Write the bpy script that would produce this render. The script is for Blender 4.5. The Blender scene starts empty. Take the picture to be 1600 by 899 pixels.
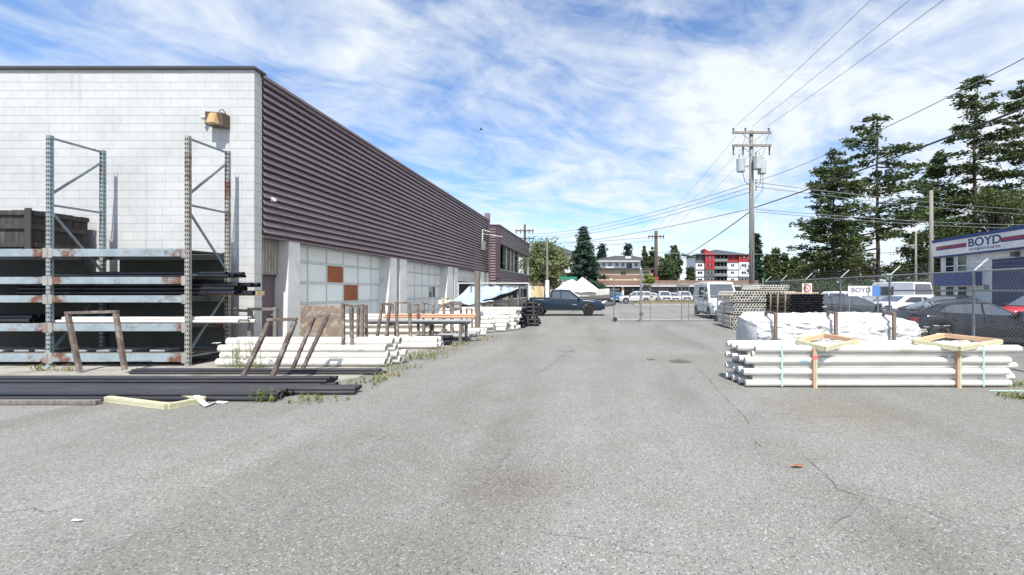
import bpy, bmesh, math, random
from mathutils import Vector, Matrix
R = math.radians
scene = bpy.context.scene
col = scene.collection
rnd = random.Random(7)

# ------------------------------------------------------------------ camera
H, F, CX, CY = 1.7, 700.0, 937.0, 454.0          # eye height, focal length and centre in photo pixels
cam_d = bpy.data.cameras.new('camera')
cam_d.sensor_width = 36.0
cam_d.lens = 36.0 * F / 1600.0
cam_d.shift_x = -(CX - 800.0) / 1600.0
cam_d.shift_y = (CY - 449.5) / 1600.0
cam_d.clip_start = 0.05
cam_d.clip_end = 3000
cam = bpy.data.objects.new('camera', cam_d)
cam.location = (0, 0, H)
cam.rotation_euler = (R(90), 0, 0)
col.objects.link(cam)
scene.camera = cam

# ------------------------------------------------------------------ light
SUN_EL, SUN_AZ = 57.0, 6.0        # sun behind the camera, a little to its right
el, az = R(SUN_EL), R(SUN_AZ)
to_sun = Vector((math.sin(az) * math.cos(el), -math.cos(az) * math.cos(el), math.sin(el)))
sd = bpy.data.lights.new('sun', 'SUN')
sd.energy = 4.6
sd.angle = R(0.6)
sd.color = (1.0, 0.955, 0.89)
sun = bpy.data.objects.new('sun', sd)
sun.rotation_euler = (-to_sun).to_track_quat('-Z', 'Y').to_euler()
sun.location = (6, -10, 30)
col.objects.link(sun)

w = bpy.data.worlds.new('World')
scene.world = w
w.use_nodes = True
nt = w.node_tree
nt.nodes.clear()
def wn(t, **k):
    n = nt.nodes.new(t)
    for a, b in k.items(): setattr(n, a, b)
    return n
sky = wn('ShaderNodeTexSky', sky_type='NISHITA', sun_disc=False)
sky.sun_elevation = el
sky.sun_rotation = math.pi - az
sky.air_density = 1.0
sky.dust_density = 0.6
sky.ozone_density = 1.6
tc = wn('ShaderNodeTexCoord')
sep = wn('ShaderNodeSeparateXYZ')
nt.links.new(tc.outputs['Generated'], sep.inputs[0])
def wmath(op, a, b=None, clamp=False):
    n = wn('ShaderNodeMath', operation=op, use_clamp=clamp)
    for i, q in enumerate((a, b)):
        if q is None: continue
        if isinstance(q, (int, float)): n.inputs[i].default_value = q
        else: nt.links.new(q, n.inputs[i])
    return n.outputs[0]
zc = wmath('MAXIMUM', sep.outputs[2], 0.0)
den = wmath('ADD', zc, 0.10)
cu = wmath('DIVIDE', sep.outputs[0], den)
cv = wmath('DIVIDE', sep.outputs[1], den)
comb = wn('ShaderNodeCombineXYZ')
nt.links.new(cu, comb.inputs[0]); nt.links.new(cv, comb.inputs[1])
def cloud(scale, rot, sx, sy, detail, rough, dist, off):
    mp = wn('ShaderNodeMapping', vector_type='TEXTURE')
    mp.inputs['Rotation'].default_value = (0, 0, R(rot))
    mp.inputs['Scale'].default_value = (1 / sx, 1 / sy, 1)
    mp.inputs['Location'].default_value = (off, off * 0.7, 0)
    nt.links.new(comb.outputs[0], mp.inputs[0])
    n = wn('ShaderNodeTexNoise')
    n.inputs['Scale'].default_value = scale
    n.inputs['Detail'].default_value = detail
    n.inputs['Roughness'].default_value = rough
    n.inputs['Distortion'].default_value = dist
    nt.links.new(mp.outputs[0], n.inputs['Vector'])
    return n.outputs['Fac']
c1 = cloud(1.05, 50, 0.92, 1.2, 8, 0.58, 0.8, 5.7)
c2 = cloud(3.4, 50, 0.95, 1.25, 7, 0.6, 0.8, 9.4)
cm = wmath('ADD', wmath('MULTIPLY', c1, 0.68), wmath('MULTIPLY', c2, 0.32))
haze_up = wmath('MULTIPLY', wmath('POWER', wmath('SUBTRACT', 1.0, zc), 6.0), 0.05)
right_side = wmath('MULTIPLY', sep.outputs[0], 0.10)
cm = wmath('ADD', wmath('ADD', cm, haze_up), right_side)
rp = wn('ShaderNodeValToRGB')
rp.color_ramp.elements[0].position = 0.395
rp.color_ramp.elements[0].color = (0, 0, 0, 1)
rp.color_ramp.elements[1].position = 0.605
rp.color_ramp.elements[1].color = (1, 1, 1, 1)
nt.links.new(cm, rp.inputs[0])
cfac = wmath('MULTIPLY', rp.outputs[0], 0.94)
mixc = wn('ShaderNodeMix', data_type='RGBA')
nt.links.new(cfac, mixc.inputs['Factor'])
skyg = wn('ShaderNodeMix', data_type='RGBA', blend_type='MULTIPLY')
skyg.inputs['Factor'].default_value = 1.0
nt.links.new(sky.outputs[0], skyg.inputs['A'])
skyg.inputs['B'].default_value = (1.12, 1.30, 1.54, 1)
nt.links.new(skyg.outputs['Result'], mixc.inputs['A'])
mixc.inputs['B'].default_value = (6.5, 6.9, 7.2, 1)
bg = wn('ShaderNodeBackground')
bg.inputs['Strength'].default_value = 0.10
nt.links.new(mixc.outputs['Result'], bg.inputs['Color'])
wo = wn('ShaderNodeOutputWorld')
nt.links.new(bg.outputs[0], wo.inputs[0])

scene.view_settings.view_transform = 'Standard'
scene.view_settings.look = 'None'
scene.view_settings.gamma = 1.0
scene.view_settings.use_curve_mapping = False
scene.view_settings.exposure = 0.55

# ------------------------------------------------------------------ helpers
def at(px, py, Y):
    return Vector(((px - CX) * Y / F, Y, H - (py - CY) * Y / F))
def gnd(px, py):
    Y = H * F / (py - CY)
    return Vector(((px - CX) * Y / F, Y, 0))
def yon(px, X):                       # distance at which a plane x = X is seen in column px
    return X * F / (px - CX)

ORG = {}
def tag(o, label=None, cat=None, group=None, kind=None):
    if label: o['label'] = label
    if cat: o['category'] = cat
    if group: o['group'] = group
    if kind: o['kind'] = kind
    return o
def thing(name, label, cat, loc=(0, 0, 0), rz=0.0, group=None):
    o = bpy.data.objects.new(name, None)
    o.empty_display_size = 0.2
    o.location = loc
    o.rotation_euler = (0, 0, rz)
    col.objects.link(o)
    ORG[o.name] = Vector(loc)
    return tag(o, label, cat, group)
def link(name, me, parent=None, loc=(0, 0, 0), rot=(0, 0, 0), mat=None):
    o = bpy.data.objects.new(name, me)
    o.location = loc
    o.rotation_euler = rot
    col.objects.link(o)
    if parent is not None: o.parent = parent
    if mat is not None and not me.materials: me.materials.append(mat)
    return o

class MB:
    def __init__(s): s.v, s.f = [], []
    def add(s, vs, fs):
        b = len(s.v)
        s.v += [tuple(q) for q in vs]
        s.f += [tuple(b + i for i in q) for q in fs]
        return s
    def box(s, x0, x1, y0, y1, z0, z1):
        return s.add([(x0,y0,z0),(x1,y0,z0),(x1,y1,z0),(x0,y1,z0),(x0,y0,z1),(x1,y0,z1),(x1,y1,z1),(x0,y1,z1)],
                     [(0,3,2,1),(4,5,6,7),(0,1,5,4),(1,2,6,5),(2,3,7,6),(3,0,4,7)])
    def beam(s, p0, p1, wd, ht, up=(0, 0, 1)):
        p0, p1 = Vector(p0), Vector(p1)
        d = (p1 - p0).normalized(); u = Vector(up)
        if abs(d.dot(u)) > 0.99: u = Vector((0, 1, 0))
        a = d.cross(u).normalized() * wd / 2
        b = a.cross(d).normalized() * ht / 2
        vs = []
        for p in (p0, p1): vs += [p - a - b, p + a - b, p + a + b, p - a + b]
        return s.add(vs, [(3,2,1,0),(4,5,6,7),(0,1,5,4),(1,2,6,5),(2,3,7,6),(3,0,4,7)])
    def tube(s, p0, p1, r0, r1=None, n=8, caps=True):
        p0, p1 = Vector(p0), Vector(p1)
        r1 = r0 if r1 is None else r1
        d = (p1 - p0).normalized()
        u = Vector((0, 0, 1)) if abs(d.z) < 0.9 else Vector((1, 0, 0))
        a = d.cross(u).normalized(); b = a.cross(d)
        vs = []
        for p, r in ((p0, r0), (p1, r1)):
            for i in range(n):
                t = 2 * math.pi * i / n
                vs.append(p + a * (r * math.cos(t)) + b * (r * math.sin(t)))
        fs = [(i, (i + 1) % n, n + (i + 1) % n, n + i) for i in range(n)]
        if caps: fs += [tuple(range(n - 1, -1, -1)), tuple(range(n, 2 * n))]
        return s.add(vs, fs)
    def path(s, pts, radii, n=6):
        pts = [Vector(p) for p in pts]
        if isinstance(radii, (int, float)): radii = [radii] * len(pts)
        vs, fs = [], []
        for k, p in enumerate(pts):
            d = (pts[min(k + 1, len(pts) - 1)] - pts[max(k - 1, 0)]).normalized()
            u = Vector((0, 0, 1)) if abs(d.z) < 0.9 else Vector((1, 0, 0))
            a = d.cross(u).normalized(); b = a.cross(d)
            for i in range(n):
                t = 2 * math.pi * i / n
                vs.append(p + a * (radii[k] * math.cos(t)) + b * (radii[k] * math.sin(t)))
        for k in range(len(pts) - 1):
            for i in range(n):
                fs.append((k*n+i, k*n+(i+1)%n, (k+1)*n+(i+1)%n, (k+1)*n+i))
        fs += [tuple(range(n - 1, -1, -1)), tuple(range((len(pts)-1)*n, len(pts)*n))]
        return s.add(vs, fs)
    def prism(s, pts, a0, a1, axis='y'):
        n = len(pts); vs = []
        for q in (a0, a1):
            for (u, v) in pts:
                vs.append({'y': (u, q, v), 'x': (q, u, v), 'z': (u, v, q)}[axis])
        fs = [tuple(range(n)), tuple(range(2*n-1, n-1, -1))]
        fs += [(i, n + i, n + (i+1) % n, (i+1) % n) for i in range(n)]
        return s.add(vs, fs)
    def build(s, name, mat, parent=None, world=False, smooth=False, bevel=0.0, segs=2, fix=True):
        o0 = Vector((0, 0, 0))
        if world and parent is not None: o0 = ORG[parent.name]
        me = bpy.data.meshes.new(name)
        me.from_pydata([tuple(Vector(q) - o0) for q in s.v] if world else s.v, [], s.f)
        if fix:
            bm = bmesh.new(); bm.from_mesh(me)
            bmesh.ops.recalc_face_normals(bm, faces=bm.faces)
            bm.to_mesh(me); bm.free()
        me.materials.append(mat)
        if smooth:
            for p in me.polygons: p.use_smooth = True
        o = bpy.data.objects.new(name, me)
        col.objects.link(o)
        if parent is not None: o.parent = parent
        ORG[o.name] = ORG[parent.name] if (parent is not None and parent.name in ORG) else Vector((0, 0, 0))
        if bevel:
            m = o.modifiers.new('bevel', 'BEVEL'); m.width = bevel; m.segments = segs; m.limit_method = 'ANGLE'; m.angle_limit = R(35)
        return o
def shift_origin(o, p):                # put a one-mesh thing's origin at its base
    p = Vector(p)
    o.data.transform(Matrix.Translation(-p)); o.location = p
    return o

# ------------------------------------------------------------------ materials
def newmat(name):
    m = bpy.data.materials.new(name); m.use_nodes = True
    t = m.node_tree
    b = t.nodes['Principled BSDF']
    return m, t, b
def nd(t, ty, **k):
    n = t.nodes.new(ty)
    for a, b in k.items(): setattr(n, a, b)
    return n
def noise(t, vec, scale, detail=5, rough=0.6, dist=0.0, fac=True):
    n = nd(t, 'ShaderNodeTexNoise')
    n.inputs['Scale'].default_value = scale; n.inputs['Detail'].default_value = detail
    n.inputs['Roughness'].default_value = rough; n.inputs['Distortion'].default_value = dist
    t.links.new(vec, n.inputs['Vector'])
    return n.outputs['Fac'] if fac else n.outputs['Color']
def ramp(t, src, p0, p1, c0=(0,0,0,1), c1=(1,1,1,1)):
    r = nd(t, 'ShaderNodeValToRGB')
    r.color_ramp.elements[0].position = p0; r.color_ramp.elements[1].position = p1
    r.color_ramp.elements[0].color = c0; r.color_ramp.elements[1].color = c1
    t.links.new(src, r.inputs[0]); return r.outputs[0]
def mix(t, fac, a, b, blend='MIX'):
    n = nd(t, 'ShaderNodeMix', data_type='RGBA', blend_type=blend)
    for key, q in (('Factor', fac), ('A', a), ('B', b)):
        if isinstance(q, (int, float)): n.inputs[key].default_value = q
        elif isinstance(q, tuple): n.inputs[key].default_value = q if len(q) == 4 else (*q, 1)
        else: t.links.new(q, n.inputs[key])
    return n.outputs['Result']
def coords(t, stretch=(1, 1, 1), kind='Object', per_object=True):
    tcn = nd(t, 'ShaderNodeTexCoord')
    mp = nd(t, 'ShaderNodeMapping')
    mp.inputs['Scale'].default_value = stretch
    t.links.new(tcn.outputs[kind], mp.inputs[0])
    if per_object:
        oi = nd(t, 'ShaderNodeObjectInfo')
        mu = nd(t, 'ShaderNodeVectorMath', operation='SCALE'); mu.inputs[0].default_value = (37, 19, 53)
        t.links.new(oi.outputs['Random'], mu.inputs['Scale'])
        ad = nd(t, 'ShaderNodeVectorMath', operation='ADD')
        t.links.new(mp.outputs[0], ad.inputs[0]); t.links.new(mu.outputs[0], ad.inputs[1])
        return ad.outputs[0]
    return mp.outputs[0]
def bumpn(t, b, h, strength, dist):
    bp = nd(t, 'ShaderNodeBump'); bp.inputs['Strength'].default_value = strength; bp.inputs['Distance'].default_value = dist
    t.links.new(h, bp.inputs['Height']); t.links.new(bp.outputs[0], b.inputs['Normal'])
def M(name, c1, c2=None, scale=4.0, rough=0.6, metal=0.0, bump=0.0, bscale=60.0, stretch=(1,1,1), p=(0.35, 0.65), spec=0.5, dirt=None, dscale=1.5, dp=(0.5, 0.75), coat=0.0, bdist=0.01, objvar=None):
    m, t, b = newmat(name)
    v = coords(t, stretch)
    c = (*c1, 1)
    if c2 is None: c2 = tuple(q * 0.82 for q in c1)
    out = mix(t, ramp(t, noise(t, v, scale), *p), c1, c2)
    if dirt is not None:
        out = mix(t, ramp(t, noise(t, v, dscale, 8, 0.65), *dp), out, dirt)
    if objvar:
        oi_ = nd(t, 'ShaderNodeObjectInfo'); out = mix(t, 1.0, out, ramp(t, oi_.outputs['Random'], 0, 1, (objvar, objvar, objvar, 1), (1, 1, 1, 1)), 'MULTIPLY')
    t.links.new(out, b.inputs['Base Color'])
    b.inputs['Roughness'].default_value = rough
    b.inputs['Metallic'].default_value = metal
    b.inputs['Specular IOR Level'].default_value = spec
    b.inputs['Coat Weight'].default_value = coat
    if bump: bumpn(t, b, noise(t, v, bscale, 4), bump, bdist)
    return m
def leafmat(name, dark, light, scale=1.3, trans=0.25):
    m, t, b = newmat(name)
    v = coords(t)
    c = mix(t, ramp(t, noise(t, v, scale, 4), 0.35, 0.68), dark, light)
    c = mix(t, ramp(t, noise(t, v, scale * 9, 2), 0.4, 0.7), c, tuple(q * 1.35 for q in light))
    t.links.new(c, b.inputs['Base Color'])
    b.inputs['Roughness'].default_value = 0.75
    b.inputs['Specular IOR Level'].default_value = 0.2
    tr = nd(t, 'ShaderNodeBsdfTranslucent'); t.links.new(c, tr.inputs[0])
    ms = nd(t, 'ShaderNodeMixShader'); ms.inputs[0].default_value = trans
    t.links.new(b.outputs[0], ms.inputs[1]); t.links.new(tr.outputs[0], ms.inputs[2])
    t.links.new(ms.outputs[0], t.nodes['Material Output'].inputs[0])
    return m

def stainfac(t, d, rad_, amt):
    mr = nd(t, 'ShaderNodeMapRange'); t.links.new(d, mr.inputs[0])
    mr.inputs[1].default_value = rad_ * 1.0; mr.inputs[2].default_value = rad_ * 2.0; mr.inputs[3].default_value = amt; mr.inputs[4].default_value = 0.0
    return mr.outputs[0]
STAINS = [(*gnd(1300, 640).xy, 1.0, (0.86, 0.74, 0.60), .55), (*gnd(1165, 590).xy, 0.8, (0.86, 0.80, 0.66), .5), (*gnd(820, 760).xy, 0.55, (0.80, 0.74, 0.72), .7),
          (*gnd(1060, 560).xy, 1.0, (0.86, 0.83, 0.78), .7), (*gnd(300, 760).xy, 0.8, (1.10, 1.10, 1.09), .8), (*gnd(1500, 860).xy, 0.6, (0.84, 0.83, 0.82), .7), (*gnd(600, 870).xy, 0.7, (0.90, 0.885, 0.87), .8), (*gnd(960, 530).xy, 2.0, (0.92, 0.91, 0.88), .8)]
def asphalt_mat():
    m, t, b = newmat('asphalt')
    v = coords(t, per_object=False)
    big = noise(t, v, 0.22, 6, 0.6, 0.6)
    mid = noise(t, v, 1.6, 6, 0.65, 0.4)
    base = mix(t, ramp(t, big, 0.36, 0.66), (0.192, 0.190, 0.174), (0.245, 0.244, 0.228))
    base = mix(t, ramp(t, mid, 0.40, 0.75), base, (0.196, 0.186, 0.168))
    vo = nd(t, 'ShaderNodeTexVoronoi'); vo.inputs['Scale'].default_value = 135.0
    t.links.new(v, vo.inputs['Vector'])
    sp = nd(t, 'ShaderNodeSeparateColor'); t.links.new(vo.outputs['Color'], sp.inputs[0])
    peb = ramp(t, sp.outputs[0], 0.0, 1.0, (0.72, 0.72, 0.72, 1), (1.28, 1.28, 1.27, 1))
    base = mix(t, 1.0, base, peb, 'MULTIPLY')
    vo2 = nd(t, 'ShaderNodeTexVoronoi'); vo2.inputs['Scale'].default_value = 90.0
    t.links.new(v, vo2.inputs['Vector'])
    sp2 = nd(t, 'ShaderNodeSeparateColor'); t.links.new(vo2.outputs['Color'], sp2.inputs[0])
    base = mix(t, ramp(t, sp2.outputs[1], 0.91, 0.95), base, (0.36, 0.36, 0.345))
    base = mix(t, ramp(t, sp2.outputs[2], 0.92, 0.96), base, (0.10, 0.10, 0.098))
    # long tyre-polished wear lanes and darker damp patches
    v2 = coords(t, (1.0, 0.12, 1.0), per_object=False)
    lane = noise(t, v2, 0.8, 3, 0.5, 0.3)
    base = mix(t, ramp(t, lane, 0.46, 0.70), base, mix(t, 1.0, base, (0.80, 0.795, 0.78), 'MULTIPLY'))
    stain = noise(t, v, 0.55, 7, 0.7, 1.2)
    base = mix(t, ramp(t, stain, 0.60, 0.72), base, mix(t, 1.0, base, (0.84, 0.82, 0.79), 'MULTIPLY'))
    geo = nd(t, 'ShaderNodeNewGeometry')
    for (cx_, cy_, rad_, tint, amt) in STAINS:
        ds = nd(t, 'ShaderNodeVectorMath', operation='DISTANCE'); t.links.new(geo.outputs['Position'], ds.inputs[0]); ds.inputs[1].default_value = (cx_, cy_, 0)
        ad = nd(t, 'ShaderNodeMath', operation='MULTIPLY_ADD'); t.links.new(noise(t, v, 1.1, 6, 0.65), ad.inputs[0]); ad.inputs[1].default_value = rad_ * 1.6; t.links.new(ds.outputs['Value'], ad.inputs[2])
        base = mix(t, ramp(t, ad.outputs[0], rad_ * .9 / 10, rad_ * 1.9 / 10, (amt, amt, amt, 1), (0, 0, 0, 1)) if False else stainfac(t, ad.outputs[0], rad_, amt), base, mix(t, 1.0, base, tint, 'MULTIPLY'))
    # hairline cracking
    wv = nd(t, 'ShaderNodeVectorMath', operation='ADD')
    nz = noise(t, v, 1.3, 5, 0.6, 0, False)
    sc = nd(t, 'ShaderNodeVectorMath', operation='SCALE'); sc.inputs['Scale'].default_value = 0.9
    t.links.new(nz, sc.inputs[0]); t.links.new(v, wv.inputs[0]); t.links.new(sc.outputs[0], wv.inputs[1])
    vc = nd(t, 'ShaderNodeTexVoronoi', feature='DISTANCE_TO_EDGE'); vc.inputs['Scale'].default_value = 0.42
    t.links.new(wv.outputs[0], vc.inputs['Vector'])
    cr = ramp(t, vc.outputs['Distance'], 0.0, 0.006, (1, 1, 1, 1), (0, 0, 0, 1))
    msk = ramp(t, noise(t, v, 0.5, 3), 0.56, 0.66)
    crk = mix(t, 1.0, cr, msk, 'MULTIPLY')
    base = mix(t, crk, base, (0.095, 0.09, 0.085))
    t.links.new(base, b.inputs['Base Color'])
    b.inputs['Roughness'].default_value = 0.88
    b.inputs['Specular IOR Level'].default_value = 0.3
    bumpn(t, b, sp.outputs[0], 0.35, 0.006)
    return m
MAT = {}
MAT['asphalt'] = asphalt_mat()
MAT['concrete'] = M('concrete_slab', (0.33, 0.32, 0.29), (0.24, 0.225, 0.195), 1.8, 0.92, dirt=(0.16, 0.145, 0.115), dscale=0.9, dp=(0.5, 0.7), bump=0.4, bscale=45)
MAT['sidewalk'] = M('pale_concrete', (0.40, 0.39, 0.36), (0.31, 0.30, 0.28), 0.6, 0.9)
def block_mat():
    m, t, b = newmat('painted_block')
    v = coords(t, per_object=False, kind='Object')
    tcn = nd(t, 'ShaderNodeNewGeometry')
    g = tcn.outputs['Position']
    c = mix(t, ramp(t, noise(t, g, 0.7, 7, 0.65), 0.42, 0.72), (0.52, 0.53, 0.53), (0.43, 0.44, 0.435))
    c = mix(t, ramp(t, noise(t, g, 5.0, 6, 0.7), 0.55, 0.8), c, (0.41, 0.42, 0.41))
    mp = nd(t, 'ShaderNodeMapping'); mp.inputs['Scale'].default_value = (6, 6, 0.35); t.links.new(g, mp.inputs[0])
    c = mix(t, ramp(t, noise(t, mp.outputs[0], 1.0, 5, 0.6), 0.58, 0.80), c, (0.39, 0.395, 0.38))
    oi = nd(t, 'ShaderNodeObjectInfo')
    c = mix(t, 1.0, c, ramp(t, oi.outputs['Random'], 0, 1, (0.95, 0.95, 0.95, 1), (1, 1, 1, 1)), 'MULTIPLY')
    t.links.new(c, b.inputs['Base Color']); b.inputs['Roughness'].default_value = 0.75
    bumpn(t, b, noise(t, g, 55, 4), 0.35, 0.006)
    return m
MAT['block'] = block_mat()
MAT['mortar'] = M('painted_mortar', (0.51, 0.52, 0.52), (0.44, 0.45, 0.445), 3, 0.9)
MAT['pier'] = M('white_pier_paint', (0.76, 0.76, 0.755), (0.64, 0.64, 0.62), 1.2, 0.75, dirt=(0.42, 0.40, 0.37), dscale=3.2, dp=(0.58, 0.78), bump=0.3, bscale=40)
MAT['scored'] = M('scored_grey_block', (0.40, 0.38, 0.345), (0.27, 0.25, 0.22), 3, 0.9, bump=0.4, bscale=30)
MAT['purple'] = M('plum_metal', (0.225, 0.168, 0.186), (0.185, 0.135, 0.150), 0.9, 0.45, 0.0, dirt=(0.27, 0.215, 0.228), dscale=0.8, dp=(0.5, 0.85), stretch=(1, 0.3, 2.0), objvar=0.88)
MAT['purple_dark'] = M('dark_plum_trim', (0.085, 0.055, 0.066), None, 2, 0.5)
MAT['cap'] = M('dark_metal_cap', (0.06, 0.055, 0.055), None, 2, 0.45)
MAT['doorpane'] = M('frosted_pane', (0.82, 0.86, 0.85), (0.73, 0.78, 0.78), 1.1, 0.28, spec=0.6)
MAT['doorframe'] = M('door_aluminium', (0.62, 0.655, 0.66), (0.52, 0.55, 0.56), 3, 0.45)
MAT['doorsolid'] = M('door_panel', (0.74, 0.78, 0.79), (0.64, 0.68, 0.69), 1.5, 0.5)
MAT['orangeply'] = M('orange_plywood', (0.36, 0.105, 0.022), (0.26, 0.07, 0.018), 2.2, 0.6, stretch=(1, 1, 5))
MAT['mandoor'] = M('mauve_door', (0.155, 0.115, 0.125), None, 1.5, 0.55)
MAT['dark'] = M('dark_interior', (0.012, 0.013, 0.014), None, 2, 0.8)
MAT['glass'] = M('dark_glass', (0.02, 0.024, 0.028), None, 1, 0.06, spec=0.8)
MAT['carglass'] = M('car_glass', (0.06, 0.075, 0.085), None, 1, 0.03, spec=1.0, coat=1.0)
def rack_mat(name, paint, rustp, ends=False):
    m, t, b = newmat(name)
    v = coords(t)
    c = mix(t, ramp(t, noise(t, v, 3, 5), 0.4, 0.7), paint, tuple(q * 0.75 for q in paint))
    gx_ = nd(t, 'ShaderNodeTexCoord'); sx_ = nd(t, 'ShaderNodeSeparateXYZ'); t.links.new(gx_.outputs['Generated'], sx_.inputs[0])
    e1 = nd(t, 'ShaderNodeMath', operation='SUBTRACT'); t.links.new(sx_.outputs[0], e1.inputs[0]); e1.inputs[1].default_value = .5
    e2 = nd(t, 'ShaderNodeMath', operation='ABSOLUTE'); t.links.new(e1.outputs[0], e2.inputs[0])
    e3 = nd(t, 'ShaderNodeMapRange'); t.links.new(e2.outputs[0], e3.inputs[0]); e3.inputs[1].default_value = .30; e3.inputs[2].default_value = .5; e3.inputs[3].default_value = -.03 if ends else 0; e3.inputs[4].default_value = .13 if ends else 0
    e4 = nd(t, 'ShaderNodeMath', operation='ADD'); t.links.new(noise(t, v, 2.0, 8, 0.68), e4.inputs[0]); t.links.new(e3.outputs[0], e4.inputs[1])
    c = mix(t, ramp(t, e4.outputs[0], rustp, rustp + 0.10), c, (0.15, 0.055, 0.028))
    c = mix(t, ramp(t, noise(t, v, 7.0, 6, 0.7), 0.61, 0.68), c, (0.30, 0.20, 0.13))
    c = mix(t, ramp(t, noise(t, v, 13.0, 5, 0.7), 0.56, 0.72), c, tuple(q * 0.6 for q in paint))
    t.links.new(c, b.inputs['Base Color']); b.inputs['Roughness'].default_value = 0.55
    return m
MAT['rackblue'] = rack_mat('pale_blue_rack_paint', (0.28, 0.345, 0.375), 0.55, True)
MAT['rackpost'] = rack_mat('blue_grey_post_paint', (0.26, 0.32, 0.35), 0.575)
MAT['rackrust'] = rack_mat('rusted_post_paint', (0.33, 0.325, 0.30), 0.53)
MAT['rackbrace'] = rack_mat('brace_paint', (0.20, 0.25, 0.28), 0.6)
MAT['slot'] = M('slot_shadow', (0.015, 0.013, 0.012), None, 2, 0.9)
MAT['rust'] = M('rusty_steel', (0.17, 0.135, 0.115), (0.10, 0.072, 0.058), 6, 0.8, dirt=(0.30, 0.265, 0.235), dscale=5, dp=(0.48, 0.66), bump=0.3)
MAT['oldwood'] = M('weathered_wood', (0.22, 0.20, 0.18), (0.12, 0.105, 0.092), 5, 0.85, stretch=(6, 6, 0.8), bump=0.5, bscale=30)
MAT['blackwood'] = M('blackened_wood', (0.045, 0.040, 0.040), (0.11, 0.10, 0.095), 2.5, 0.9, stretch=(5, 5, 0.7), p=(0.5, 0.8), bump=0.5)
MAT['newwood'] = M('pale_lumber', (0.62, 0.48, 0.30), (0.52, 0.38, 0.21), 4, 0.75, stretch=(1, 5, 5), bump=0.2)
MAT['treated'] = M('treated_lumber', (0.56, 0.54, 0.38), (0.45, 0.42, 0.27), 4, 0.75, stretch=(1, 5, 5), bump=0.2)
MAT['redwood'] = M('reddish_lumber', (0.50, 0.29, 0.17), (0.56, 0.40, 0.25), 3, 0.75)
MAT['osb'] = M('stained_plywood', (0.235, 0.18, 0.14), (0.15, 0.11, 0.088), 3.5, 0.8, dirt=(0.33, 0.265, 0.20), dscale=7, dp=(0.5, 0.6), bump=0.3)
MAT['pvc'] = M('white_pvc', (0.71, 0.695, 0.655), (0.62, 0.60, 0.55), 2.0, 0.32, dirt=(0.36, 0.32, 0.26), dscale=2.6, dp=(0.55, 0.85))
MAT['pvc2'] = M('dusty_pvc', (0.70, 0.685, 0.63), (0.60, 0.58, 0.52), 2.0, 0.4, dirt=(0.38, 0.35, 0.29), dscale=2.2, dp=(0.55, 0.85))
MAT['pvcend'] = M('pvc_end_shade', (0.52, 0.50, 0.46), None, 2, 0.6)
MAT['blackpipe'] = M('black_poly_pipe', (0.028, 0.028, 0.033), (0.05, 0.048, 0.052), 1.2, 0.40, dirt=(0.11, 0.105, 0.105), dscale=2.0, dp=(0.55, 0.85), stretch=(0.4, 4, 4))
MAT['blackpvc'] = M('black_glossy_pipe', (0.014, 0.015, 0.02), (0.03, 0.03, 0.038), 1.2, 0.25)
MAT['greypipe'] = M('grey_pvc', (0.30, 0.315, 0.325), (0.24, 0.25, 0.26), 2, 0.4)
MAT['orangepipe'] = M('orange_duct', (0.58, 0.31, 0.20), (0.50, 0.26, 0.17), 2, 0.4)
MAT['galv'] = M('galvanised_steel', (0.27, 0.29, 0.29), (0.20, 0.22, 0.22), 6, 0.5, 0.4)
MAT['wire'] = M('fence_wire', (0.45, 0.47, 0.47), None, 6, 0.5, 0.3)
MAT['lightgalv'] = M('bright_galvanised', (0.60, 0.62, 0.60), (0.5, 0.52, 0.5), 6, 0.5, 0.1)
MAT['greenstrap'] = M('mint_strap', (0.42, 0.62, 0.54), None, 3, 0.5)
MAT['pinkpaint'] = M('pink_marker', (0.70, 0.16, 0.18), None, 3, 0.7)
MAT['whitestrap'] = M('white_strap', (0.82, 0.83, 0.83), None, 3, 0.4)
MAT['tarp'] = M('white_wrap', (0.62, 0.62, 0.62), (0.54, 0.54, 0.545), 2.5, 0.5, bump=0.8, bscale=9, bdist=0.04)
MAT['bluetarp'] = M('pale_blue_tarp', (0.42, 0.50, 0.56), (0.34, 0.42, 0.49), 1.6, 0.4, bump=0.5, bscale=6, bdist=0.05)
MAT['polewood'] = M('utility_pole_wood', (0.27, 0.255, 0.225), (0.19, 0.175, 0.15), 5, 0.85, stretch=(4, 4, 0.3), bump=0.3)
MAT['transformer'] = M('transformer_paint', (0.44, 0.47, 0.48), (0.38, 0.41, 0.42), 2, 0.45)
MAT['insul'] = M('insulator_glaze', (0.12, 0.12, 0.13), None, 2, 0.3)
MAT['cable'] = M('cable_black', (0.03, 0.03, 0.033), None, 2, 0.6)
MAT['lightcable'] = M('cable_grey', (0.22, 0.24, 0.27), None, 2, 0.6)
MAT['bark'] = M('bark', (0.085, 0.062, 0.045), (0.05, 0.036, 0.028), 6, 0.95, stretch=(3, 3, 0.6), bump=0.5)
MAT['fir'] = leafmat('fir_needles', (0.024, 0.042, 0.017), (0.085, 0.115, 0.042))
MAT['fir2'] = leafmat('pale_fir_needles', (0.034, 0.055, 0.020), (0.095, 0.12, 0.042), 0.7)
MAT['spruce'] = leafmat('spruce_needles', (0.018, 0.040, 0.030), (0.05, 0.085, 0.06))
MAT['green'] = leafmat('broad_leaves', (0.045, 0.075, 0.022), (0.12, 0.16, 0.05))
MAT['yellow'] = leafmat('yellowing_leaves', (0.09, 0.085, 0.022), (0.21, 0.17, 0.05))
MAT['magnolia'] = leafmat('pale_tipped_leaves', (0.06, 0.085, 0.03), (0.22, 0.25, 0.12), 1.2)
MAT['poplar'] = leafmat('poplar_leaves', (0.035, 0.065, 0.030), (0.095, 0.13, 0.055))
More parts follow.
